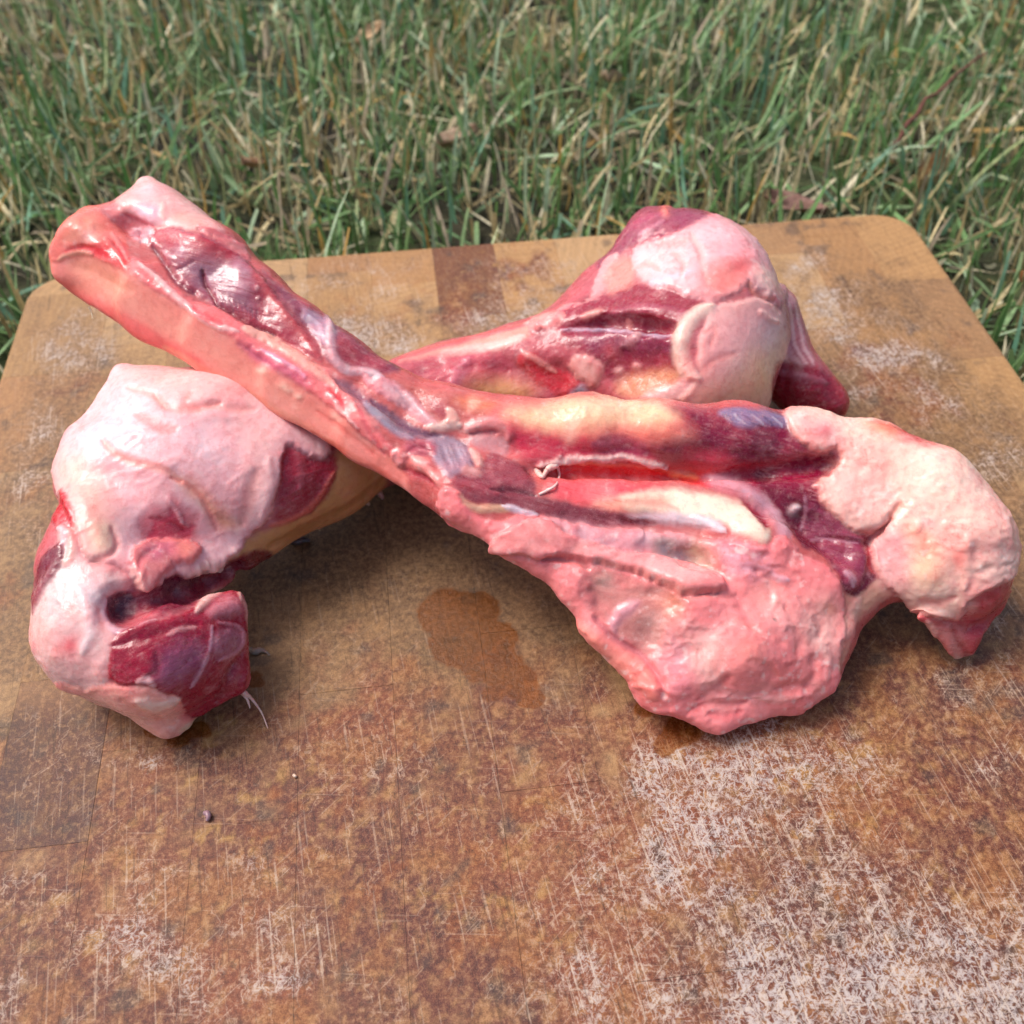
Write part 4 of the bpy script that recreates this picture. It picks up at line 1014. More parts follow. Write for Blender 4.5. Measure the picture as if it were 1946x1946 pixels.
# ================================================================== upper bone (crosses over)
def make_upper():
    f = Field((-0.24, -0.40, -0.004), (0.24, -0.04, 0.14), 0.0014)
    # left shank, its face scraped flat
    dn = -0.52*RIGHT-0.85*UP
    nf = -0.85*fwd+0.42*dn; nf /= np.linalg.norm(nf); nf2 = -0.75*fwd-0.75*dn; nf2 /= np.linalg.norm(nf2)
    f.tube([(190, 492, 92, 84), (300, 578, 86, 73), (420, 650, 80, 66), (560, 735, 72, 60), (700, 826, 64, 55), (830, 915, 56, 46), (900, 960, 50, 42)], 0.004, flat=[(nf, 0.50), (nf2, 0.72)])
    f.tube([(180, 462, 94, 58), (262, 425, 96, 46), (290, 390, 97, 36)], 0.005)
    f.tube([(165, 418, 98, 18), (200, 412, 98, 18), (230, 400, 98, 14)], 0.005)
    f.tri((112, 480, 96, 10), (170, 405, 99, 10), (220, 490, 90, 40), 0.004)
    f.tri((112, 520, 90, 12), (112, 480, 96, 10), (200, 520, 88, 40), 0.004)
    f.tri((236, 402, 98, 20), (281, 358, 100, 19), (310, 440, 94, 50), 0.003)
    f.tri((281, 358, 100, 19), (374, 432, 92, 22), (310, 440, 94, 50), 0.003)
    f.tube([(300, 420, 94, 62), (400, 505, 88, 72), (480, 572, 82, 62), (560, 632, 76, 56), (640, 690, 71, 54), (740, 752, 64, 50), (850, 795, 60, 58), (950, 815, 58, 56)], 0.007)
    # ridge and right knuckle
    f.tube([(930, 818, 58, 58), (1010, 824, 57, 56), (1110, 820, 58, 66), (1250, 828, 57, 62), (1400, 830, 55, 60), (1530, 850, 51, 62), (1650, 890, 46, 78), (1748, 952, 40, 98), (1814, 1034, 33, 97), (1836, 1100, 27, 78)], 0.008)
    f.tube([(1600, 930, 46, 50), (1700, 1010, 38, 56), (1750, 1080, 31, 62), (1780, 1120, 26, 46)], 0.006)
    f.tube([(1560, 900, 48, 22), (1600, 960, 46, 26), (1650, 985, 44, 26)], 0.006)
    # dangling tip
    f.tri((1770, 1160, 22, 18), (1895, 1110, 22, 16), (1838, 1232, 8, 9), 0.003)
    f.tri((1770, 1160, 22, 18), (1838, 1232, 8, 9), (1795, 1200, 14, 10), 0.003)
    f.tri((1895, 1110, 22, 18), (1905, 1140, 20, 8), (1845, 1225, 9, 8), 0.003)
    f.tri((1762, 1170, 22, 12), (1820, 1250, 5, 8), (1800, 1190, 16, 10), 0.003)
    f.tri((1830, 1215, 12, 9), (1846, 1250, 5, 5), (1862, 1205, 14, 7), 0.002)
    f.tri((1790, 1200, 16, 9), (1806, 1240, 8, 5), (1822, 1205, 14, 8), 0.002)
    f.tri((1900, 1120, 20, 8), (1922, 1118, 20, 5), (1896, 1165, 16, 6), 0.002)
    f.tube([(1745, 1172, 24, 7), (1752, 1182, 22, 5)], 0.003)
    # middle floor
    f.tri((860, 935, 56, 34), (1020, 900, 48, 44), (1180, 960, 44, 52), 0.008)
    f.tri((1020, 900, 48, 44), (1560, 930, 40, 50), (1180, 960, 44, 52), 0.008)
    f.tri((1560, 930, 40, 50), (1180, 960, 44, 52), (1420, 1040, 38, 60), 0.008)
    f.tri((1560, 930, 40, 50), (1420, 1040, 38, 60), (1600, 1060, 34, 40), 0.008)
    # fan: a thin folded sheet
    FN = dict(a=(872, 962, 54, 26), b=(985, 1030, 46, 30), c=(1180, 985, 45, 40), d=(1098, 1105, 36, 30), e=(1148, 1192, 27, 30), g=(1255, 1302, 14, 32), h=(1362, 1364, 7, 28),
              i=(1500, 1310, 9, 30), j=(1556, 1282, 11, 30), k=(1568, 1210, 18, 36), l=(1560, 1110, 29, 44), m=(1420, 1050, 39, 46), n=(1300, 1155, 32, 44), o=(1400, 1235, 24, 48), q=(1600, 1060, 34, 34))
    for t_ in ('abc', 'bcd', 'cdn', 'den', 'eng', 'ghi', 'gno', 'gio', 'ijo', 'jko', 'klo', 'lno', 'lnm', 'nmc', 'lmq'):
        f.tri(*[FN[q_] for q_ in t_], 0.007)
    # tissue filling the fork
    f.tube([(790, 842, 58, 40), (890, 885, 53, 42), (990, 905, 49, 38)], 0.006)
    f.tube([(880, 945, 50, 38), (960, 985, 46, 34), (1060, 985, 45, 36)], 0.006)
    # neck behind the fan
    f.tube([(1565, 1225, 14, 42), (1625, 1120, 22, 48), (1700, 1060, 26, 60)], 0.008)
    # hollows
    f.carve([(1010, 893, 8, 1), (1080, 897, 17, 4), (1200, 905, 18, 5), (1320, 908, 17, 5), (1450, 902, 17, 4), (1570, 885, 15, 2)], 0.004)
    f.carve([(1470, 960, 20, 0), (1540, 1000, 24, 1), (1600, 1050, 24, 1)], 0.006)
    f.carve([(1000, 985, 6, -1), (1080, 985, 10, -1), (1230, 1000, 10, 0), (1330, 1010, 8, 0)], 0.004)
    f.carve([(1230, 1050, 14, 0), (1310, 1065, 20, 1), (1370, 1090, 16, 1)], 0.006)
    f.carve([(1690, 992, 6, 0), (1668, 1012, 9, 1), (1650, 1030, 8, 1)], 0.003)
    f.carve([(245, 425, 14, 1), (265, 440, 12, 2)], 0.006)
    V, Q = f.surface(); V = relax(V, Q, 2, 0.5); V, Q = subdivide(V, Q)
    b = Body(V, Q, P(1500, 850, 50)-P(200, 500, 90), '#c06a68', 0.5, 'flesh')
    # ---- shank: cleaned salmon bone
    b.L('1', '80,500 150,480 260,480 400,545 500,620 560,640 760,760 930,860 1150,960 1400,1120 1600,1290 1780,1460 1990,1640 1970,1880 1700,1740 1360,1530 1000,1320 660,1120 240,900 40,720', '#f0938a', 6, 0, 8, 0.08, 0.4, 'bone_shaft', lump=0.12, lab='long bare salmon-coloured bone shaft')
    b.L('1', '180,560 320,520 460,610 700,780 940,930 1200,1120 1500,1340 1700,1500 1500,1440 1200,1260 860,1050 500,840 260,700', '#f3a698', 34, warp=9, a=0.9)  # pale highlight down the middle, painted into the shaft colour
    b.S('1', '140,660 300,770 560,910 900,1100', 18, 0, '#e4706e', 0.8); b.S('1', '700,1000 1050,1200 1400,1400 1750,1620', 12, 0, '#e39580', 0.7)
    b.S('1', '1450,1440 1600,1530 1800,1640 1932,1720', 10, 0, '#d66c60', 0.8)
    b.S('1', '180,600 240,680 360,700', 14, 0, '#e9887c', 0.5)
    b.L('1', '190,560 260,520 360,545 460,620 540,700 480,730 340,690 230,640', '#efa48c', 20, -1.3, 34, warp=3, a=0.5)
    b.S('1', '120,540 140,620 200,690 300,770', 12, 0.5)
    # fascia strip
    b.L('1', '520,500 640,590 760,680 860,760 1000,790 1100,870 1160,880 1330,1000 1500,1100 1640,1230 1760,1350 1850,1480 1932,1560 1880,1580 1740,1470 1600,1320 1450,1220 1280,1110 1100,980 940,870 760,770 600,660 500,600', '#ee8c8a', 5, 0.8, 8, 0.25, 0.6, 'membrane')
    b.S('1', '560,560 660,640 760,740 870,830 960,880 1080,920', 6, 0.8, '#f6c4c0', 0.8, wet=0.9); b.S('1', '850,790 920,850 1000,880', 7, -0.6, '#dd5a60', 0.7)
    b.L('1', '1060,950 1200,1020 1350,1100 1480,1180 1460,1210 1300,1130 1150,1050', '#c9687c', 10, -0.7, 12, warp=5); b.S('1', '1200,1010 1330,1080 1440,1160', 4, 0.4, '#e3b0c4', 0.6, wet=1)
    b.L('1', '1090,890 1180,880 1330,970 1480,1080 1560,1130 1660,1290 1600,1230 1440,1120 1280,1010 1120,930', '#eeb2a4', 4, 0.9, 6, 0, 0.5, 'tendon')
    b.L('1', '1500,1100 1570,1090 1660,1180 1720,1280 1850,1420 1780,1430 1640,1290', '#e88f8c', 6, 0.8, 8, 0.1)
    b.L('1', '1540,1200 1620,1250 1660,1310 1600,1300', '#d84a50', 7, -0.8, 8); b.S('1', '1560,1240 1640,1340 1720,1420', 4, 0.8, '#f7b4b0', 0.9, wet=1)
    for (x, y) in ((1210, 1120), (1350, 1220), (1400, 1250), (1600, 1350), (1320, 1200)): b.B('1', x, y, 24, '#fbcab8', 0.7, 0.5)
    b.S('1', '1500,1330 1650,1440 1800,1560', 6, -0.4, '#e0736c', 0.5); b.S('1', '1700,1290 1780,1440 1850,1560', 5, -0.5, '#d86a72', 0.6)
    # left end
    b.L('1', '50,520 90,380 190,270 280,220 360,260 430,330 490,420 520,510 490,590 420,560 330,510 240,490 160,510 130,560', '#ea857c', 6, 0.5, 9, 0.1, 0.7, 'knuckle')
    b.L('1', '180,390 260,310 340,330 360,400 280,440 190,450', '#f2ac96', 22, warp=8, a=0.9); b.B('1', 300, 420, 36, '#fbc6c0', 0.7)  # peach highlight painted into the colour of the lobe
    b.L('1', '160,490 260,450 360,460 440,430 505,480 510,560 470,580 400,540 330,510 250,480', '#d8474c', 9, -0.7, 9, 0.3, 0.95)
    b.S('1', '380,430 430,470 480,560', 5, 0.6, '#ee8a84', 0.7, wet=1); b.S('1', '420,400 470,470 500,540', 4, 0.5, '#f2a6a0', 0.6, wet=1)
    b.S('1', '140,540 180,510 250,495 320,510', 5, 0.7, '#f3b49c', 0.6)
    b.L('1', '340,270 440,215 520,300 560,380 520,400 440,340', '#d98888', 8, -0.3, 10, 0.2)
    b.L('1', '420,210 480,130 580,50 640,50 760,130 860,230 940,310 1030,395 940,400 860,370 760,385 660,350 600,345 540,330 480,270', '#ebb0ac', 6, 0.4, 8, 0, 0.5, 'cartilage')
    b.B('1', 600, 170, 60, '#f4cfd0', 0.8); b.L('1', '520,270 580,240 660,250 690,300 660,350 580,340', '#eab8c2', 14, 0.9, 18, warp=5); b.S('1', '500,300 580,340 640,360', 6, -0.8, '#cf6f78', 0.7)
    b.L('1', '700,330 800,260 900,330 1000,395 860,370', '#d9a49a', 12); b.S('1', '690,240 690,320', 6, 0.5, '#f3c6bc', 0.7)
    b.L('1', '500,390 560,350 640,370 660,430 600,460 540,440', '#d7a4ac', 6, 1.0, 9, 0.1, 0.8); b.S('1', '560,370 580,420 570,450', 4, -0.5, '#b77884', 0.6)
    # muscle belly
    b.L('1', '600,460 640,400 700,360 800,380 900,400 1010,460 1120,520 1150,560 1230,640 1310,740 1400,860 1500,1000 1530,1080 1460,1050 1330,960 1180,880 1050,810 930,760 850,720 780,670 720,580 660,490', '#97434f', 5, 1.2, 10, 0.7, 0.85, 'muscle', lab='glossy purple muscle on the upper shank')
    b.L('1', '740,540 880,500 1000,560 1090,660 1190,820 1060,790 950,740 860,700 780,620', '#8f6c7a', 26, warp=7, a=0.85)
    b.L('1', '620,430 720,370 900,400 1000,460 940,500 800,460 680,470', '#bb626a', 12, 0.4, 14); b.L('1', '860,410 1000,440 1100,520 1060,540 950,490', '#a8424c', 14)
    b.S('1', '900,590 910,660 940,720 970,770', 4, -1.6, '#702030', 0.9); b.S('1', '970,770 1050,820 1150,870 1280,930', 5, -1.0, '#6a2030', 0.8); b.S('1', '640,470 700,560 770,660 860,720', 5, -1.0, '#6a3040', 0.8)
    b.S('1', '760,600 830,560 860,540', 4, -0.4, '#7a4a58', 0.6); b.S('1', '700,500 760,540', 5, 0.3, '#d8b0b4', 0.5, wet=1)
    for k in range(9): b.S('1', '%d,%d %d,%d' % (960+k*28, 690+k*14, 980+k*26, 770+k*12), 2.2, -0.25, '#74505e', 0.5)
    for (x, y) in ((1080, 580), (1110, 690), (1120, 620), (780, 500)): b.B('1', x, y, 40, '#c6a4b0', 0.5, 0.3, wet=1)  # highlights on the bulge, painted as pale spots and made wetter
    for (x, y) in ((1180, 690), (1190, 740), (1240, 815), (1300, 800), (1340, 850)): b.B('1', x, y, 9, '#f0c6c4', 0.9, 0.5)
    b.L('1', '1120,540 1250,680 1350,800 1480,970 1540,1090 1450,1000 1340,880 1240,760', '#b25c60', 9, 0.3, 9, 0.7, 0.8)
    b.L('1', '860,350 960,370 1090,430 1130,470 1150,540 1080,520 1000,450 900,400', '#cf8e8c', 6, 0.9, 8, 0.1, 0.5, 'fat'); b.S('1', '870,370 960,400 1040,420 1110,450', 6, -0.6, '#a8545c', 0.6)
    # dark film and silver tendon
    b.L('1', '1180,560 1300,680 1480,790 1620,890 1760,1000 1932,1080 1932,1130 1760,1120 1620,1100 1540,1060 1480,960 1400,850 1300,730', '#864b58', 6, 0.1, 7, 0.6, 0.6, 'muscle')
    b.L('1', '1400,780 1480,800 1600,880 1600,940 1570,1010 1500,960 1440,880', '#a98c9c', 6, 0.5, 7, 0.3, 0.5)
    b.L('1', '1600,930 1740,1010 1900,1090 1850,1120 1700,1110 1610,1060', '#8d414d', 8); b.S('1', '1450,830 1520,900 1540,980', 4, 0.4, '#d5c0cc', 0.6)
    b.S('3', '190,80 215,180 215,290 240,400 310,470 400,470 480,480 540,510', 9, 1.0, '#cfb4ba', 0.95, mus=0.1, part='tendon', warp=1)
    b.L('3', '400,480 500,490 620,530 720,610 800,690 870,780 850,810 760,770 680,720 580,650 500,600 430,540', '#d6a9ae', 4, 0.9, 7, 0.1, 0.5, 'fat'); b.S('3', '600,560 660,620 700,700', 4, -0.5, '#b98894', 0.6); b.S('3', '680,600 740,680 820,760', 5, 0.4, '#e8c8cc', 0.7)
    b.L('3', '620,520 800,560 1000,620 1200,660 1180,740 1030,770 900,770 840,720 760,640', '#b4605c', 12, 0.1, 10, 0.6); b.L('3', '950,620 1250,650 1350,700 1200,720 1050,700', '#d98870', 16)
    b.L('3', '800,640 900,640 980,720 960,770 880,760', '#a34650', 12); b.L('3', '920,690 960,690 1020,760 990,790 900,790 930,740', '#e6a89c', 4, 0.8, 5, 0); b.B('3', 1090, 670, 34, '#f0b6a4', 0.8, 0.5)
    b.L('3', '200,520 330,520 420,600 520,680 640,760 760,830 880,850 1000,880 1080,930 1000,960 880,900 740,890 620,860 500,760 400,680', '#83636f', 9, -0.9, 14, 0.4, 0.7, 'tendon')
    b.S('3', '430,660 520,740 620,840 720,880', 10, 0.9, '#98909f', 0.85, mus=0.1, wet=0.9); b.S('3', '470,640 600,740 760,830 900,870', 6, -0.8, '#5c4258', 0.8)
    b.S('3', '820,810 900,810 980,800 1015,795', 10, 1.2, '#e9bcb2', 0.95, mus=0, part='sinew'); b.S('3', '1050,820 1140,790 1240,780 1320,820 1310,880', 13, 1.1, '#de9a98', 0.9, mus=0, part='sinew'); b.S('3', '1080,850 1180,840 1240,840', 6, -0.9, '#a85660', 0.7)
    b.L('3', '830,850 980,880 1070,950 1110,1040 1010,1100 940,1140 890,1070 830,1000 800,930', '#a08794', 5, 0.9, 9, 0.3, 0.6, 'tendon', lab='grey-blue tendon where the shank meets the wide end')
    for k in range(5): b.S('3', '%d,%d %d,%d' % (880+k*36, 930-k*6, 930+k*38, 1090-k*10), 2.5, 0.25, '#bba8b4' if k % 2 else '#806a78', 0.6)
    b.L('3', '1050,860 1240,860 1320,900 1300,980 1200,960 1080,920', '#c79a9c', 8, 0.4, 9, 0.2)
    b.L('3', '660,890 780,880 870,930 860,990 760,1000 680,970', '#b0616c', 8, 0.3, 8, 0.5); b.S('3', '690,960 760,920 840,960', 4, -0.5, '#8a3e4c', 0.7); b.S('3', '700,990 780,950 860,990', 3, 0.4, '#cf8c90', 0.6)
    b.L('3', '580,960 640,930 690,980 680,1030 640,1060 600,1020', '#ec9a98', 4, 1.2, 6, 0.1, 0.7); b.L('3', '700,990 800,1000 850,1080 920,1140 880,1180 800,1100 720,1040', '#eda59e', 5, 0.9, 6, 0)
    b.L('3', '640,1050 740,1070 830,1110 880,1180 800,1150 700,1100', '#a4464e', 6, -0.6, 7, 0.8)
    b.L('3', '1060,940 1110,950 1150,1010 1150,1060 1090,1030', '#eec2b4', 5, 0.9, 6, 0)
    # ---- ridge
    b.L('3', '1180,700 1350,650 1580,665 1760,610 1932,610 2400,650 2500,760 2300,860 2000,930 1700,980 1480,1010 1360,980 1320,820', '#de6d70', 12, 0.2, 12, 0.45, 0.6, 'muscle')
    b.L('5', '100,110 400,80 600,30 900,50 1060,90 1100,170 950,220 700,200 450,240 250,190', '#f5cbaa', 20, warp=7, a=0.95, mus=0.1)
    b.L('5', '480,180 900,180 1150,190 1250,280 1000,300 700,270 500,270', '#eb8f80', 24, warp=7, a=0.7)
    b.L('5', '180,190 400,240 700,280 900,310 1000,390 700,350 450,370 300,390 200,320', '#b83c50', 22, warp=7, a=0.9)
    b.S('5', '640,290 800,290 900,330', 20, 0, '#8a3c58', 0.6); b.L('5', '480,160 540,120 560,200 520,290 480,280', '#f3c8b4', 14, a=0.6)
    b.L('5', '1000,80 1270,110 1480,100 1660,110 1800,140 1850,260 1790,330 1656,380 1300,410 1150,380 900,320 1000,290 1180,270 1130,180 1080,110', '#76283c', 22, 0, 12, 0.7, 0.75, 'muscle', lab='dark wine-red muscle along the ridge')
    b.L('5', '1100,300 1300,330 1400,380 1250,410 1100,380', '#d05a66', 20, a=0.8)
    b.L('5', '1265,112 1400,95 1560,108 1650,150 1640,205 1540,190 1400,205 1340,160', '#80708a', 7, 0.3, 6, 0.5, 0.9, 'silverskin')
    for k in range(6): b.S('5', '%d,%d %d,%d' % (1310+k*50, 125+k*4, 1370+k*50, 175+k*5), 2, 0.2, '#b9aebb' if k % 2 else '#5a4a66', 0.7)
    b.S('5', '340,400 480,365 640,355 780,355 900,380 1010,405', 7, 1.7, '#f2c9c2', 0.95, mus=0, part='fat', warp=6, fine=4)
    b.S('5', '460,375 640,390 900,410 1150,450', 5, 0.5, '#eaa88a', 0.7)
    # hollow under the ridge
    b.L('5', '400,410 560,390 900,405 1100,440 1300,400 1656,390 1750,400 1720,520 1500,560 1380,560 1180,500 950,470 700,460 460,470', '#cf4648', 9, 0, 8, 0.7, 0.85, 'muscle')
    b.L('5', '1250,410 1656,385 1800,380 1820,560 1700,620 1560,600 1420,540 1280,470', '#8a2f40', 14, 0, 8, 0.8, 0.8)
    b.L('5', '380,480 600,470 900,480 1050,520 900,560 760,610 560,610 400,570', '#d9666c', 14, 0.5, 14, 0.5)
    b.L('5', '1000,440 1140,430 1190,470 1130,490', '#ef9c7c', 8, 0.7, 8); b.S('5', '1080,470 1180,490 1250,510', 6, 0, '#d8333c', 0.7)
    b.L('5', '740,560 880,535 1020,520 1180,545 1360,570 1470,640 1560,740 1550,810 1480,800 1340,720 1180,680 980,650 820,640', '#f7e0cc', 10, 1.0, 20, 0, 0.5, 'bone', lab='pale exposed bone inside the wide end')
    b.L('5', '600,590 900,560 1050,580 1000,630 820,620 700,630', '#efb09c', 14, a=0.8); b.S('5', '800,590 950,600 1080,640', 6, -0.4, '#eab0a0', 0.6)
    b.L('5', '760,660 950,650 1150,650 1300,700 1320,740 1150,720 960,700 800,690', '#dcc0c4', 9, 0.4, 8); b.S('5', '1150,670 1250,710 1320,745', 7, 0.8, '#f2e0e4', 0.8)
    b.L('5', '1390,560 1490,590 1560,680 1545,750 1490,690 1440,610', '#8c2c3a', 7, -1.4, 8, 0.6, 0.8)
    b.L('5', '1180,440 1340,450 1480,520 1600,620 1680,780 1620,800 1570,690 1480,590 1380,550 1250,520', '#c99aa4', 12, 0.5, 12, 0.3)
    # dark strip
    b.L('3', '960,1120 1060,1080 1150,1060 1160,990 1200,960 1290,1000 1450,1080 1480,1170 1480,1230 1650,1270 1932,1320 2100,1370 2260,1400 2100,1410 1932,1420 1700,1400 1500,1350 1350,1300 1200,1280 1060,1270 990,1210', '#7f424a', 5, 0, 7, 0.75, 0.7, 'muscle')
    b.L('3', '1170,980 1290,1000 1440,1080 1450,1190 1340,1200 1210,1170 1170,1080', '#8c4a52', 9, 0.9, 12); b.S('3', '960,1150 1100,1180 1250,1210', 12, 0.6, '#a3545c', 0.6); b.S('3', '1200,1190 1350,1200 1480,1230', 5, -0.9, '#5a2630', 0.7)
    b.S('3', '995,1215 1030,1280 1110,1310 1220,1305 1330,1315', 9, 0.5, '#dcb89c', 0.8, mus=0.3); b.S('3', '1280,1295 1380,1325 1480,1345', 7, 0.8, '#d9cad4', 0.9, part='membrane', mus=0)
    b.L('3', '1010,1060 1090,1050 1160,1090 1130,1120 1030,1100', '#d2a09c', 6, 0.6, 6, 0.1)
    # ---- fan of fat
    b.L('5', '-190,540 -150,500 -80,530 -60,600 40,680 150,690 280,655 400,670 560,710 760,735 1040,745 1200,780 1320,790 1450,800 1560,820 1600,760 1660,780 1720,860 1790,900 1880,940 1940,1060 1960,1200 1930,1400 1920,1560 1800,1680 1540,1780 1420,1860 1240,1880 1000,1760 860,1660 720,1500 560,1350 450,1230 410,1080 280,1070 180,930 60,910 20,820 -70,760 -190,660', '#f09494', 4, 1.1, 7, 0.05, 0.45, 'fat', lump=1.5, lab='wide fan-shaped sheet of pink fat resting on the board')
    b.L('5', '330,680 560,720 800,745 1080,760 1200,800 1180,860 980,860 760,850 560,800 420,740', '#cda6ae', 20, warp=8, a=0.85)
    b.L('5', '920,800 1080,790 1240,820 1320,890 1300,960 1200,950 1080,910 960,870', '#b4988a', 16, -0.7, 18, warp=7, a=0.9); b.B('5', 1080, 880, 60, '#7c7284', 0.7); b.B('5', 990, 840, 36, '#8a8a98', 0.6); b.B('5', 1160, 830, 50, '#c9a488', 0.6)
    b.L('5', '1290,800 1480,830 1560,900 1480,1000 1360,960 1300,880', '#dfb4c0', 22, warp=9, a=0.8); b.S('5', '1320,800 1440,880 1480,960', 8, -0.7, '#cf8c96', 0.5); b.S('5', '1500,930 1560,980 1640,1000', 8, 0.6, '#e6c2d0', 0.6)
    b.S('5', '1560,820 1500,900 1530,980 1560,1100', 10, -0.5, '#e08c92', 0.4)
    # folded flap
    b.L('5', '80,800 180,730 290,690 420,720 560,780 700,830 850,865 960,870 1100,905 1200,935 1270,985 1340,1060 1290,1065 1200,1070 1120,1085 1040,1050 960,1010 820,960 680,930 560,905 460,890 340,890 220,850 120,860', '#efa3a0', 3, 2.4, 6, 0.02, 0.5, 'fat_flap')
    b.S('5', '560,800 720,870 900,920 1050,960 1180,990', 14, -0.5, '#e7b0ae', 0.4); b.S('5', '360,890 440,880 540,900 600,940', 8, -1.6, '#b06a68', 0.7); b.S('5', '640,910 780,940 930,985 1050,1040 1130,1075 1290,1065', 7, -1.2, '#c17e76', 0.6)
    b.S('5', '120,780 220,800 300,860', 10, -0.8, '#e58a88', 0.5); b.S('5', '200,740 300,760 400,840', 8, -0.6, '#e58a88', 0.5); b.S('5', '240,820 320,850 420,850', 9, 0.7)
    # brownish translucent field below the flap
    b.L('5', '560,960 640,940 760,960 900,990 1010,1010 1120,1080 1140,1160 1060,1200 1010,1280 1020,1350 900,1400 800,1340 700,1260 620,1180 570,1080', '#c58680', 14, -2.6, 30, 0.1, 0.6, 'membrane', warp=12)
    b.B('5', 1040, 1130, 70, '#cf7f66', 0.7); b.L('5', '840,1180 960,1170 1010,1260 960,1360 860,1360', '#b9827c', 22, -0.4, 20, a=0.8); b.L('5', '620,960 760,970 740,1010 640,1030', '#ab8a80', 16, a=0.8)
    b.L('5', '760,1120 880,1090 860,1160 760,1230 740,1320 700,1240', '#dfa3ac', 12, 0.8, 12, warp=8, a=0.8); b.S('5', '620,1060 660,1180 720,1290', 10, -0.6, '#cc7c7a', 0.5)
    b.L('5', '500,1180 600,1230 720,1330 860,1400 960,1490 1000,1580 960,1640 860,1560 740,1440 600,1310', '#f0968c', 12, 1.4, 14, warp=5); b.S('5', '640,1200 720,1300 820,1360 900,1400 980,1520 1000,1600', 7, -1.5, '#c8757a', 0.7)
    b.L('5', '1040,1300 1140,1380 1120,1560 1040,1600 1000,1440', '#df9ea6', 26, warp=10, a=0.7); b.L('5', '1140,1280 1300,1290 1330,1450 1230,1560 1160,1460', '#f5c3ba', 28, 0.6, 30, warp=12, a=0.7)
    b.S('5', '1180,1620 1280,1560 1340,1500', 10, -0.9, '#dd7c7c', 0.6); b.S('5', '1130,1680 1240,1640 1360,1660 1420,1640', 9, -0.9, '#dc7474', 0.6); b.S('5', '1240,1700 1320,1720 1400,1690', 9, -0.8, '#dc7074', 0.6); b.S('5', '1040,1660 1140,1700 1230,1760', 9, 0.8)
    b.S('5', '1380,1080 1400,1160 1460,1260', 9, -0.8, '#df8486', 0.5); b.S('5', '1300,1240 1420,1220 1520,1290', 9, -0.6, '#ee8e88', 0.4); b.S('5', '1100,1080 1240,1070 1360,1090', 9, -0.9, '#d58280', 0.5)
    b.L('6', '300,1200 420,1080 520,1120 540,1240 520,1380 440,1450 340,1380', '#eec0b4', 36, warp=12, a=0.6); b.B('6', 480, 1150, 40, '#f0a08c', 0.6); b.B('6', 160, 1100, 110, '#f2b2a8', 0.5); b.B('6', 260, 1500, 110, '#f0857e', 0.5); b.B('6', 60, 1380, 90, '#f3a094', 0.5); b.B('6', 400, 1560, 60, '#f4b8b0', 0.5)
    for (t_, h_) in (('100,950 180,990 220,1080', -0.7), ('140,1000 200,1060 190,1140', 0.6), ('250,1150 320,1300 310,1400', -0.6), ('330,1100 420,1180 430,1300', -0.6), ('60,1250 160,1270 240,1330', -0.6), ('420,1330 480,1420 460,1520', 0.7), ('380,1400 420,1480 360,1560', -0.8), ('200,1560 330,1540 420,1580', -0.7), ('100,1600 220,1620 320,1600', 0.6), ('60,1420 140,1440 200,1500', -0.5)): b.S('6', t_, 9, h_, '#e58c88' if h_ < 0 else '#f6c2ba', 0.35)
    b.B('6', 193, 1213, 10, '#100c0c', 1.0)
    # neck
    b.L('6', '560,1060 640,1080 740,980 790,1030 840,1070 740,1140 650,1200 610,1290 570,1430 530,1500 520,1420 560,1300', '#d6a793', 6, 0, 6, 0.1, 0.3, 'fat'); b.S('6', '640,1100 600,1200 570,1300', 12, 0.5, '#e2bcb0', 0.5)
    # dark muscle beside the knuckle
    b.L('6', '60,420 300,365 440,340 540,320 545,400 420,490 400,530 460,620 560,710 650,765 710,770 700,830 690,920 735,970 660,1080 590,1085 550,1040 530,950 420,850 350,835 270,720 170,570', '#661e30', 5, 0, 7, 0.75, 0.8, 'muscle', lab='dark purple muscle beside the right knuckle')
    b.L('6', '350,620 420,600 560,710 690,790 640,800 480,780 370,790 330,720', '#823f50', 7, 1.0, 9, 0.7); b.L('6', '420,800 540,795 690,820 680,940 640,1060 580,1060 550,960 440,860', '#8a4355', 8, 1.1, 10, 0.7)
    b.S('6', '360,560 362,640 330,740', 4, 0.2, '#a57c88', 0.6); b.S('6', '380,795 460,786 560,797 640,806', 3, 0.2, '#b98896', 0.55); b.S('6', '560,960 600,990 600,1030', 6, 0.15, '#cba4ae', 0.7, wet=1); b.S('6', '690,830 685,900 720,960', 7, -0.5, '#a8222e', 0.8)
    b.L('6', '180,430 400,400 480,400 420,480 300,520 200,500', '#8c2440', 22, a=0.7); b.B('6', 285, 640, 22, '#f0d4d2', 0.95, 0.6); b.B('6', 318, 622, 17, '#f0d4d2', 0.95, 0.6); b.B('6', 300, 625, 15, '#f0d4d2', 0.95, 0.5)
    # knuckle fat
    b.L('6', '235,100 260,200 320,270 400,315 460,330 520,300 545,340 530,410 460,470 400,500 430,560 470,620 560,705 620,745 680,760 740,740 805,685 770,750 715,780 695,830 710,930 760,1000 820,1060 880,1110 950,1190 1060,1190 1130,1215 1190,1190 1200,1110 1280,1070 1370,1020 1460,980 1560,880 1540,740 1470,600 1370,440 1240,260 1060,190 750,120 400,60', '#f3c8ba', 4, 1.7, 6, 0.03, 0.4, 'fat', lump=1.3, lab='cream fat wrapped round the right knuckle')
    b.L('6', '300,150 500,200 560,290 480,300 340,240', '#eab6b4', 20, a=0.9); b.B('6', 450, 230, 40, '#e0747c', 0.7)
    b.L('6', '700,185 880,215 1060,255 1140,320 1060,320 960,300 860,260 760,230', '#cc3a4a', 14, 0, 10, 0.4, 0.6, warp=7); b.L('6', '640,190 780,200 860,250 740,260', '#e0906c', 20, a=0.7)
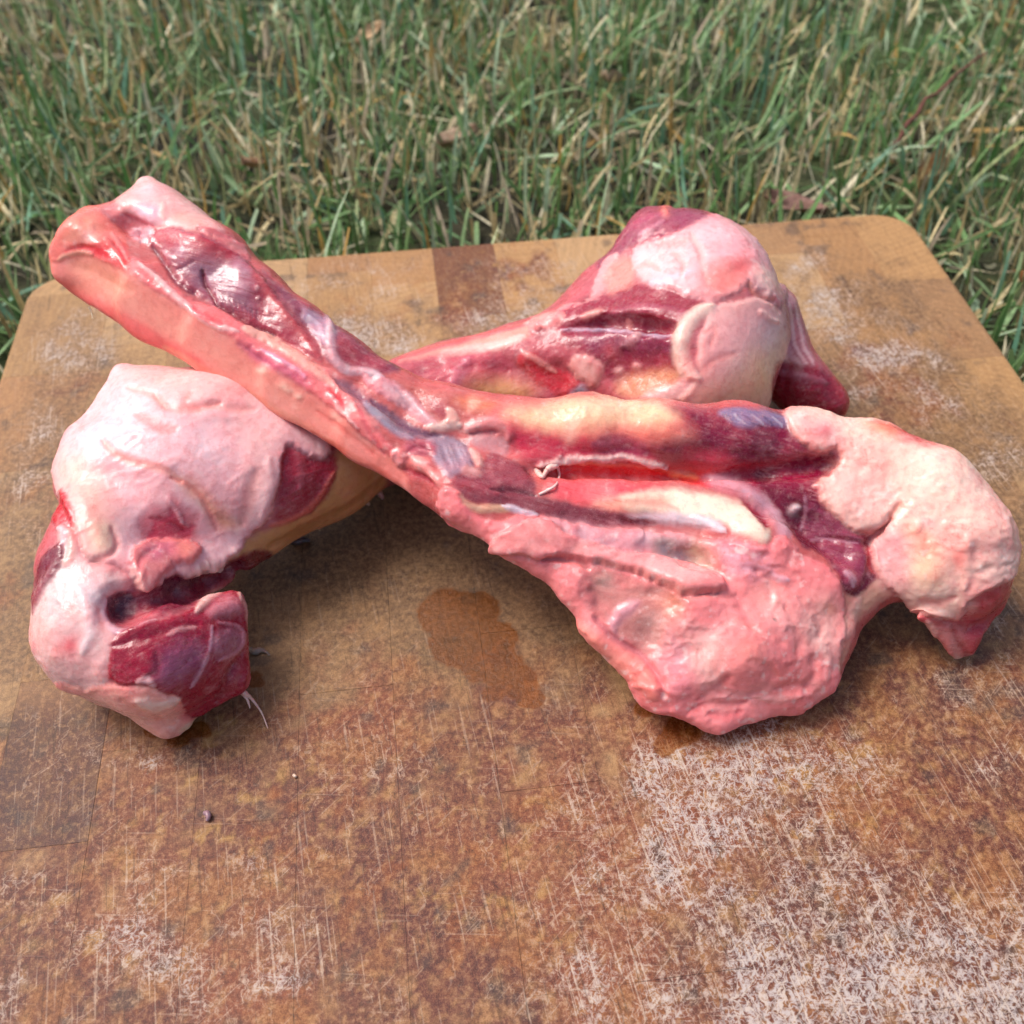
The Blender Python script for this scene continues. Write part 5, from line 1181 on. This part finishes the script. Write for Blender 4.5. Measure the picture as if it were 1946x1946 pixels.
    b.L('6', '500,400 650,400 800,470 840,600 700,700 600,690 480,580', '#f0bcb4', 30, warp=10, a=0.8); b.L('6', '700,780 850,720 930,800 930,950 880,1060 780,990 720,920', '#e2a0a2', 22, warp=8, a=0.85)
    b.L('6', '900,720 1000,760 1080,880 1060,1020 940,1000 920,860', '#edc6a4', 26, warp=9, a=0.8); b.B('6', 1165, 880, 62, '#e88a82', 0.85); b.B('6', 1000, 700, 40, '#f8e4dc', 0.6); b.L('6', '800,320 1200,380 1350,620 1250,780 1000,560', '#f4d6c6', 60, warp=14, a=0.8)
    b.S('6', '805,685 830,640 860,600', 9, -1.6, '#d98270', 0.7); b.S('6', '640,745 740,735 805,688', 8, -0.8, '#c77f78', 0.6); b.S('6', '520,420 600,440 680,400', 12, -0.5); b.S('6', '900,720 980,790 990,880', 9, -0.5, '#e59c8c', 0.5); b.S('6', '960,700 930,740 970,790', 9, 0.8)
    b.S('6', '1200,780 1220,900 1190,1030', 12, 0.9); b.S('6', '1240,820 1230,940 1210,1050', 14, -0.5, '#d8a098', 0.4, warp=9); b.L('6', '1220,800 1440,800 1460,960 1220,1070 1210,940', '#ecc0b6', 20, -0.3, 16, warp=7, a=0.8)
    b.S('6', '960,1090 1060,1110 1140,1080', 8, -0.8, '#dd8a84', 0.6); b.S('6', '900,1120 1000,1170 1120,1170', 10, 0.8)
    for k in range(5): b.S('6', '%d,%d %d,%d %d,%d' % (1230+k*9, 890+k*37, 1330+k*13, 850+k*41-k*k*3, 1450-k*17, 850+k*29), 9, 0.3 if k % 2 else -0.3, warp=9)
    for k in range(5): b.S('6', '%d,%d %d,%d %d,%d' % (640+k*47, 440+k*22+(k%3)*20, 610+k*36, 560+k*18, 600+k*38, 620+k*22), 7, -0.25, '#eaa49a', 0.35, warp=9)
    # dangling red tip
    b.L('6', '940,1195 1060,1200 1130,1220 1200,1190 1210,1110 1300,1070 1520,975 1500,1130 1330,1330 1240,1470 1130,1460 1040,1320', '#aa4a50', 4, 0, 6, 0.6, 0.6, 'muscle', lab='red shred hanging below the right knuckle')
    b.L('6', '1000,1250 1150,1230 1200,1330 1200,1430 1120,1420', '#c48a84', 18, warp=7, a=0.8); b.S('6', '1000,1220 1030,1260 1040,1290', 9, 0.8, '#e8b8ae', 0.8); b.S('6', '1130,1240 1170,1330 1220,1410', 6, -0.4, '#8c3038', 0.5); b.B('6', 1220, 1130, 36, '#d8aca4', 0.8, 0.5)
    b.L('6', '1140,1390 1210,1420 1200,1460 1130,1460', '#d0b0a4', 7)
    root = empty('shank_bone', tuple(P(1360, 1380, 0)))
    b.build(root, MEAT)
    tag(root, 'raw bone laid across the other, bare salmon shaft ending in a fan of fat', 'raw bone')
    tube_part('sinew', [(1016, 890, 0.3, 3), (1023, 899, 1.2, 6), (1031, 906, 1.5, 4), (1038, 896, 2.2, 5), (1044, 889, 2.4, 7), (1056, 885, 2.2, 6), (1064, 879, 1.2, 3)], MEAT, root, '#f2c4b8', field=f)
    tube_part('sinew', [(1060, 888, 1.6, 3), (1063, 905, 2, 2.6), (1056, 922, 2, 2.4), (1040, 932, 1.2, 3.2), (1024, 940, 0.3, 2.4)], MEAT, root, '#ecc0ba', field=f)
    tube_part('hair', [(169, 583, 76, 1.6), (174, 592, 75, 1.2), (176, 605, 74, 0.8)], MEAT, root, '#f0e0c0', seg=5)
    return f, root

f_low, low_root = make_lower()
f_up, up_root = make_upper()

# ------------------------------------------------------------------ small things on the board and in the lawn
def scrap(name, pts, col, label, cat='scrap', wet=0.8):
    o = tube_part(name, pts, MEAT, None, col, wet=wet, seg=10)
    return tag(o, label, cat)
scrap('fat_crumb', [(388, 1545, 0.8, 4), (394, 1546, 1.2, 6), (396, 1553, 1.2, 5), (393, 1560, 0.8, 3)], '#8d7078', 'tiny lilac fat crumb alone on the brown front of the board')
scrap('meat_shred', [(474, 1234, 0.2, 5), (484, 1239, 0.5, 8), (496, 1236, 0.4, 6), (506, 1240, 0.2, 3), (513, 1246, 0.1, 2)], '#8f7c70', 'grey translucent shred on the board beside the left joint')
scrap('meat_shred', [(545, 1022, 0.2, 5), (562, 1029, 0.5, 9), (576, 1026, 0.4, 7), (590, 1028, 0.2, 3)], '#5b4c4c', 'dark bluish shred on the board under the shaded shaft')
scrap('fat_speck', [(558, 1473, 0.4, 3), (561, 1475, 0.8, 3), (563, 1476, 0.4, 2)], '#e0c0a8', 'pale speck on the board between the joint and the wet patch')

lf = NT('dry_leaf')
ca = lf.attr('Col', 'Color'); pos = lf.n('ShaderNodeNewGeometry').outputs['Position']
lf.l(lf.mix(lf.rng(lf.noise(pos, 220, 4), 0.35, 0.65, 0, 0.6), ca, lf.mix(1.0, ca, srgb('#a08468'), 'MULTIPLY')), lf.b.inputs['Base Color'])
lf.b.inputs['Roughness'].default_value = 0.8
lf.l(lf.bump(lf.noise(pos, 400, 3), 0.5, 0.001), lf.b.inputs['Normal'])
def leaf(px, py, z, L, W, az, tilt, curl, col, label, seed):
    r = np.random.default_rng(seed); c_ = P(px, py, z)
    nu, nv = 12, 8; V = []; K = []
    u = np.linspace(0, 1, nu+1); v = np.linspace(-1, 1, nv+1)
    ph = r.uniform(0, 6, 4)
    for side in (0, 1):
        for a in u:
            w = W*math.sin(math.pi*(0.04+0.94*a))**0.8*(1+0.12*math.sin(9*a+ph[0]))
            for b_ in v:
                x = (a-0.5)*L; y = b_*w*0.5*math.cos(curl*b_*0.6)
                zz = curl*0.30*W*b_*b_+0.06*L*math.sin(3*a+ph[1])+0.05*W*math.sin(5*b_+4*a+ph[2])-0.05*W*math.exp(-(b_*6)**2)+curl*0.2*L*(a-0.5)**2
                V.append((x, y, zz-side*0.0004))
    V = np.array(V); n1 = (nu+1)*(nv+1); F = []
    id_ = lambda s_, i, j: s_*n1+i*(nv+1)+j
    for i in range(nu):
        for j in range(nv):
            F.append((id_(0, i, j), id_(0, i+1, j), id_(0, i+1, j+1), id_(0, i, j+1)))
            F.append((id_(1, i, j), id_(1, i, j+1), id_(1, i+1, j+1), id_(1, i+1, j)))
    for i in range(nu):
        F.append((id_(0, i, 0), id_(1, i, 0), id_(1, i+1, 0), id_(0, i+1, 0))); F.append((id_(0, i, nv), id_(0, i+1, nv), id_(1, i+1, nv), id_(1, i, nv)))
    for j in range(nv):
        F.append((id_(0, 0, j), id_(0, 0, j+1), id_(1, 0, j+1), id_(1, 0, j))); F.append((id_(0, nu, j), id_(1, nu, j), id_(1, nu, j+1), id_(0, nu, j+1)))
    Rm = Matrix.Rotation(az, 3, 'Z') @ Matrix.Rotation(tilt, 3, 'Y')
    base = srgb(col)
    kk = base[None]*(1-0.3*np.exp(-((V[:, 1]/W)*14)**2))[:, None]
    o = mesh_obj('dry_leaf', V, F, lf.m)
    attr_col(o.data, 'Col', kk)
    o.location = c_; o.rotation_euler = Rm.to_euler()
    return tag(o, label, 'leaf', 'dry leaves caught in the lawn')
leaf(705, 70, -21, 0.030, 0.018, 0.3, -0.35, 0.7, '#c9ab86', 'pale tan dry leaf lying high in the far grass', 1)
leaf(1160, 155, -23, 0.026, 0.020, 1.2, 0.4, 1.0, '#bba288', 'short greyish dry leaf in the grass behind the back joint', 2)
leaf(868, 268, -25, 0.034, 0.022, 0.2, -0.3, 0.8, '#a88f78', 'dull brown dry leaf low in the grass behind the dark wood block', 3)
leaf(1772, 335, -21, 0.030, 0.026, 0.6, -0.5, 1.6, '#c2a47a', 'curled tan dry leaf near the rounded back corner of the board', 4)
leaf(1508, 392, -23, 0.040, 0.022, -0.5, 0.2, 0.6, '#8d6a5e', 'reddish brown dry leaf tucked behind the board edge', 5)
leaf(480, 312, -21, 0.022, 0.016, 1.0, 0.3, 0.8, '#b58f72', 'small tan dry leaf in the grass above the shank tip', 6)
leaf(205, 245, -8, 0.012, 0.009, 1.4, 0.6, 1.2, '#dcc28c', 'tiny yellow seed husk in the grass left of the shank', 7)
leaf(168, 235, -8, 0.011, 0.008, 0.4, 0.6, 1.2, '#dcc890', 'tiny cream seed husk furthest left in the grass', 8)
leaf(1945, 530, -21, 0.034, 0.016, 0.9, 0.3, 0.9, '#8a5a2c', 'rust brown dry leaf beside the right edge of the board', 9)
# twig
def twig():
    pts = [(1690, 290), (1720, 245), (1760, 190), (1810, 150), (1870, 100)]
    C_ = np.array([np.append(P(x, y, z), r) for (x, y), z, r in zip(pts, (-20, -10, 0, 6, 10), (0.0016, 0.0015, 0.0013, 0.0011, 0.0007))])
    V = []; F = []; seg = 7
    t = np.linspace(0, 4, 25)
    for q in t:
        i = min(int(q), 3); fr = q-i; c_ = C_[i]*(1-fr)+C_[i+1]*fr
        c_[:3] += 0.0012*np.array([math.sin(q*5), math.cos(q*4), math.sin(q*7)])
        tn = C_[i+1, :3]-C_[i, :3]; tn /= np.linalg.norm(tn); s1 = np.cross(tn, [0, 0, 1]); s1 /= np.linalg.norm(s1); s2 = np.cross(tn, s1)
        for k in range(seg):
            a = 2*math.pi*k/seg; rr = c_[3]*(1+0.2*math.sin(q*9+k)); V.append(c_[:3]+rr*(s1*math.cos(a)+s2*math.sin(a)))
    for j in range(24):
        for k in range(seg): F.append((j*seg+k, j*seg+(k+1) % seg, (j+1)*seg+(k+1) % seg, (j+1)*seg+k))
    F.append(tuple(range(seg))); F.append(tuple(range(24*seg, 25*seg))[::-1])
    o = mesh_obj('twig', np.array(V), F, lf.m); attr_col(o.data, 'Col', np.repeat(srgb('#7a4a3e')[None], len(V), 0))
    tag(o, 'thin reddish brown twig slanting up through the grass behind the board', 'twig')
twig()
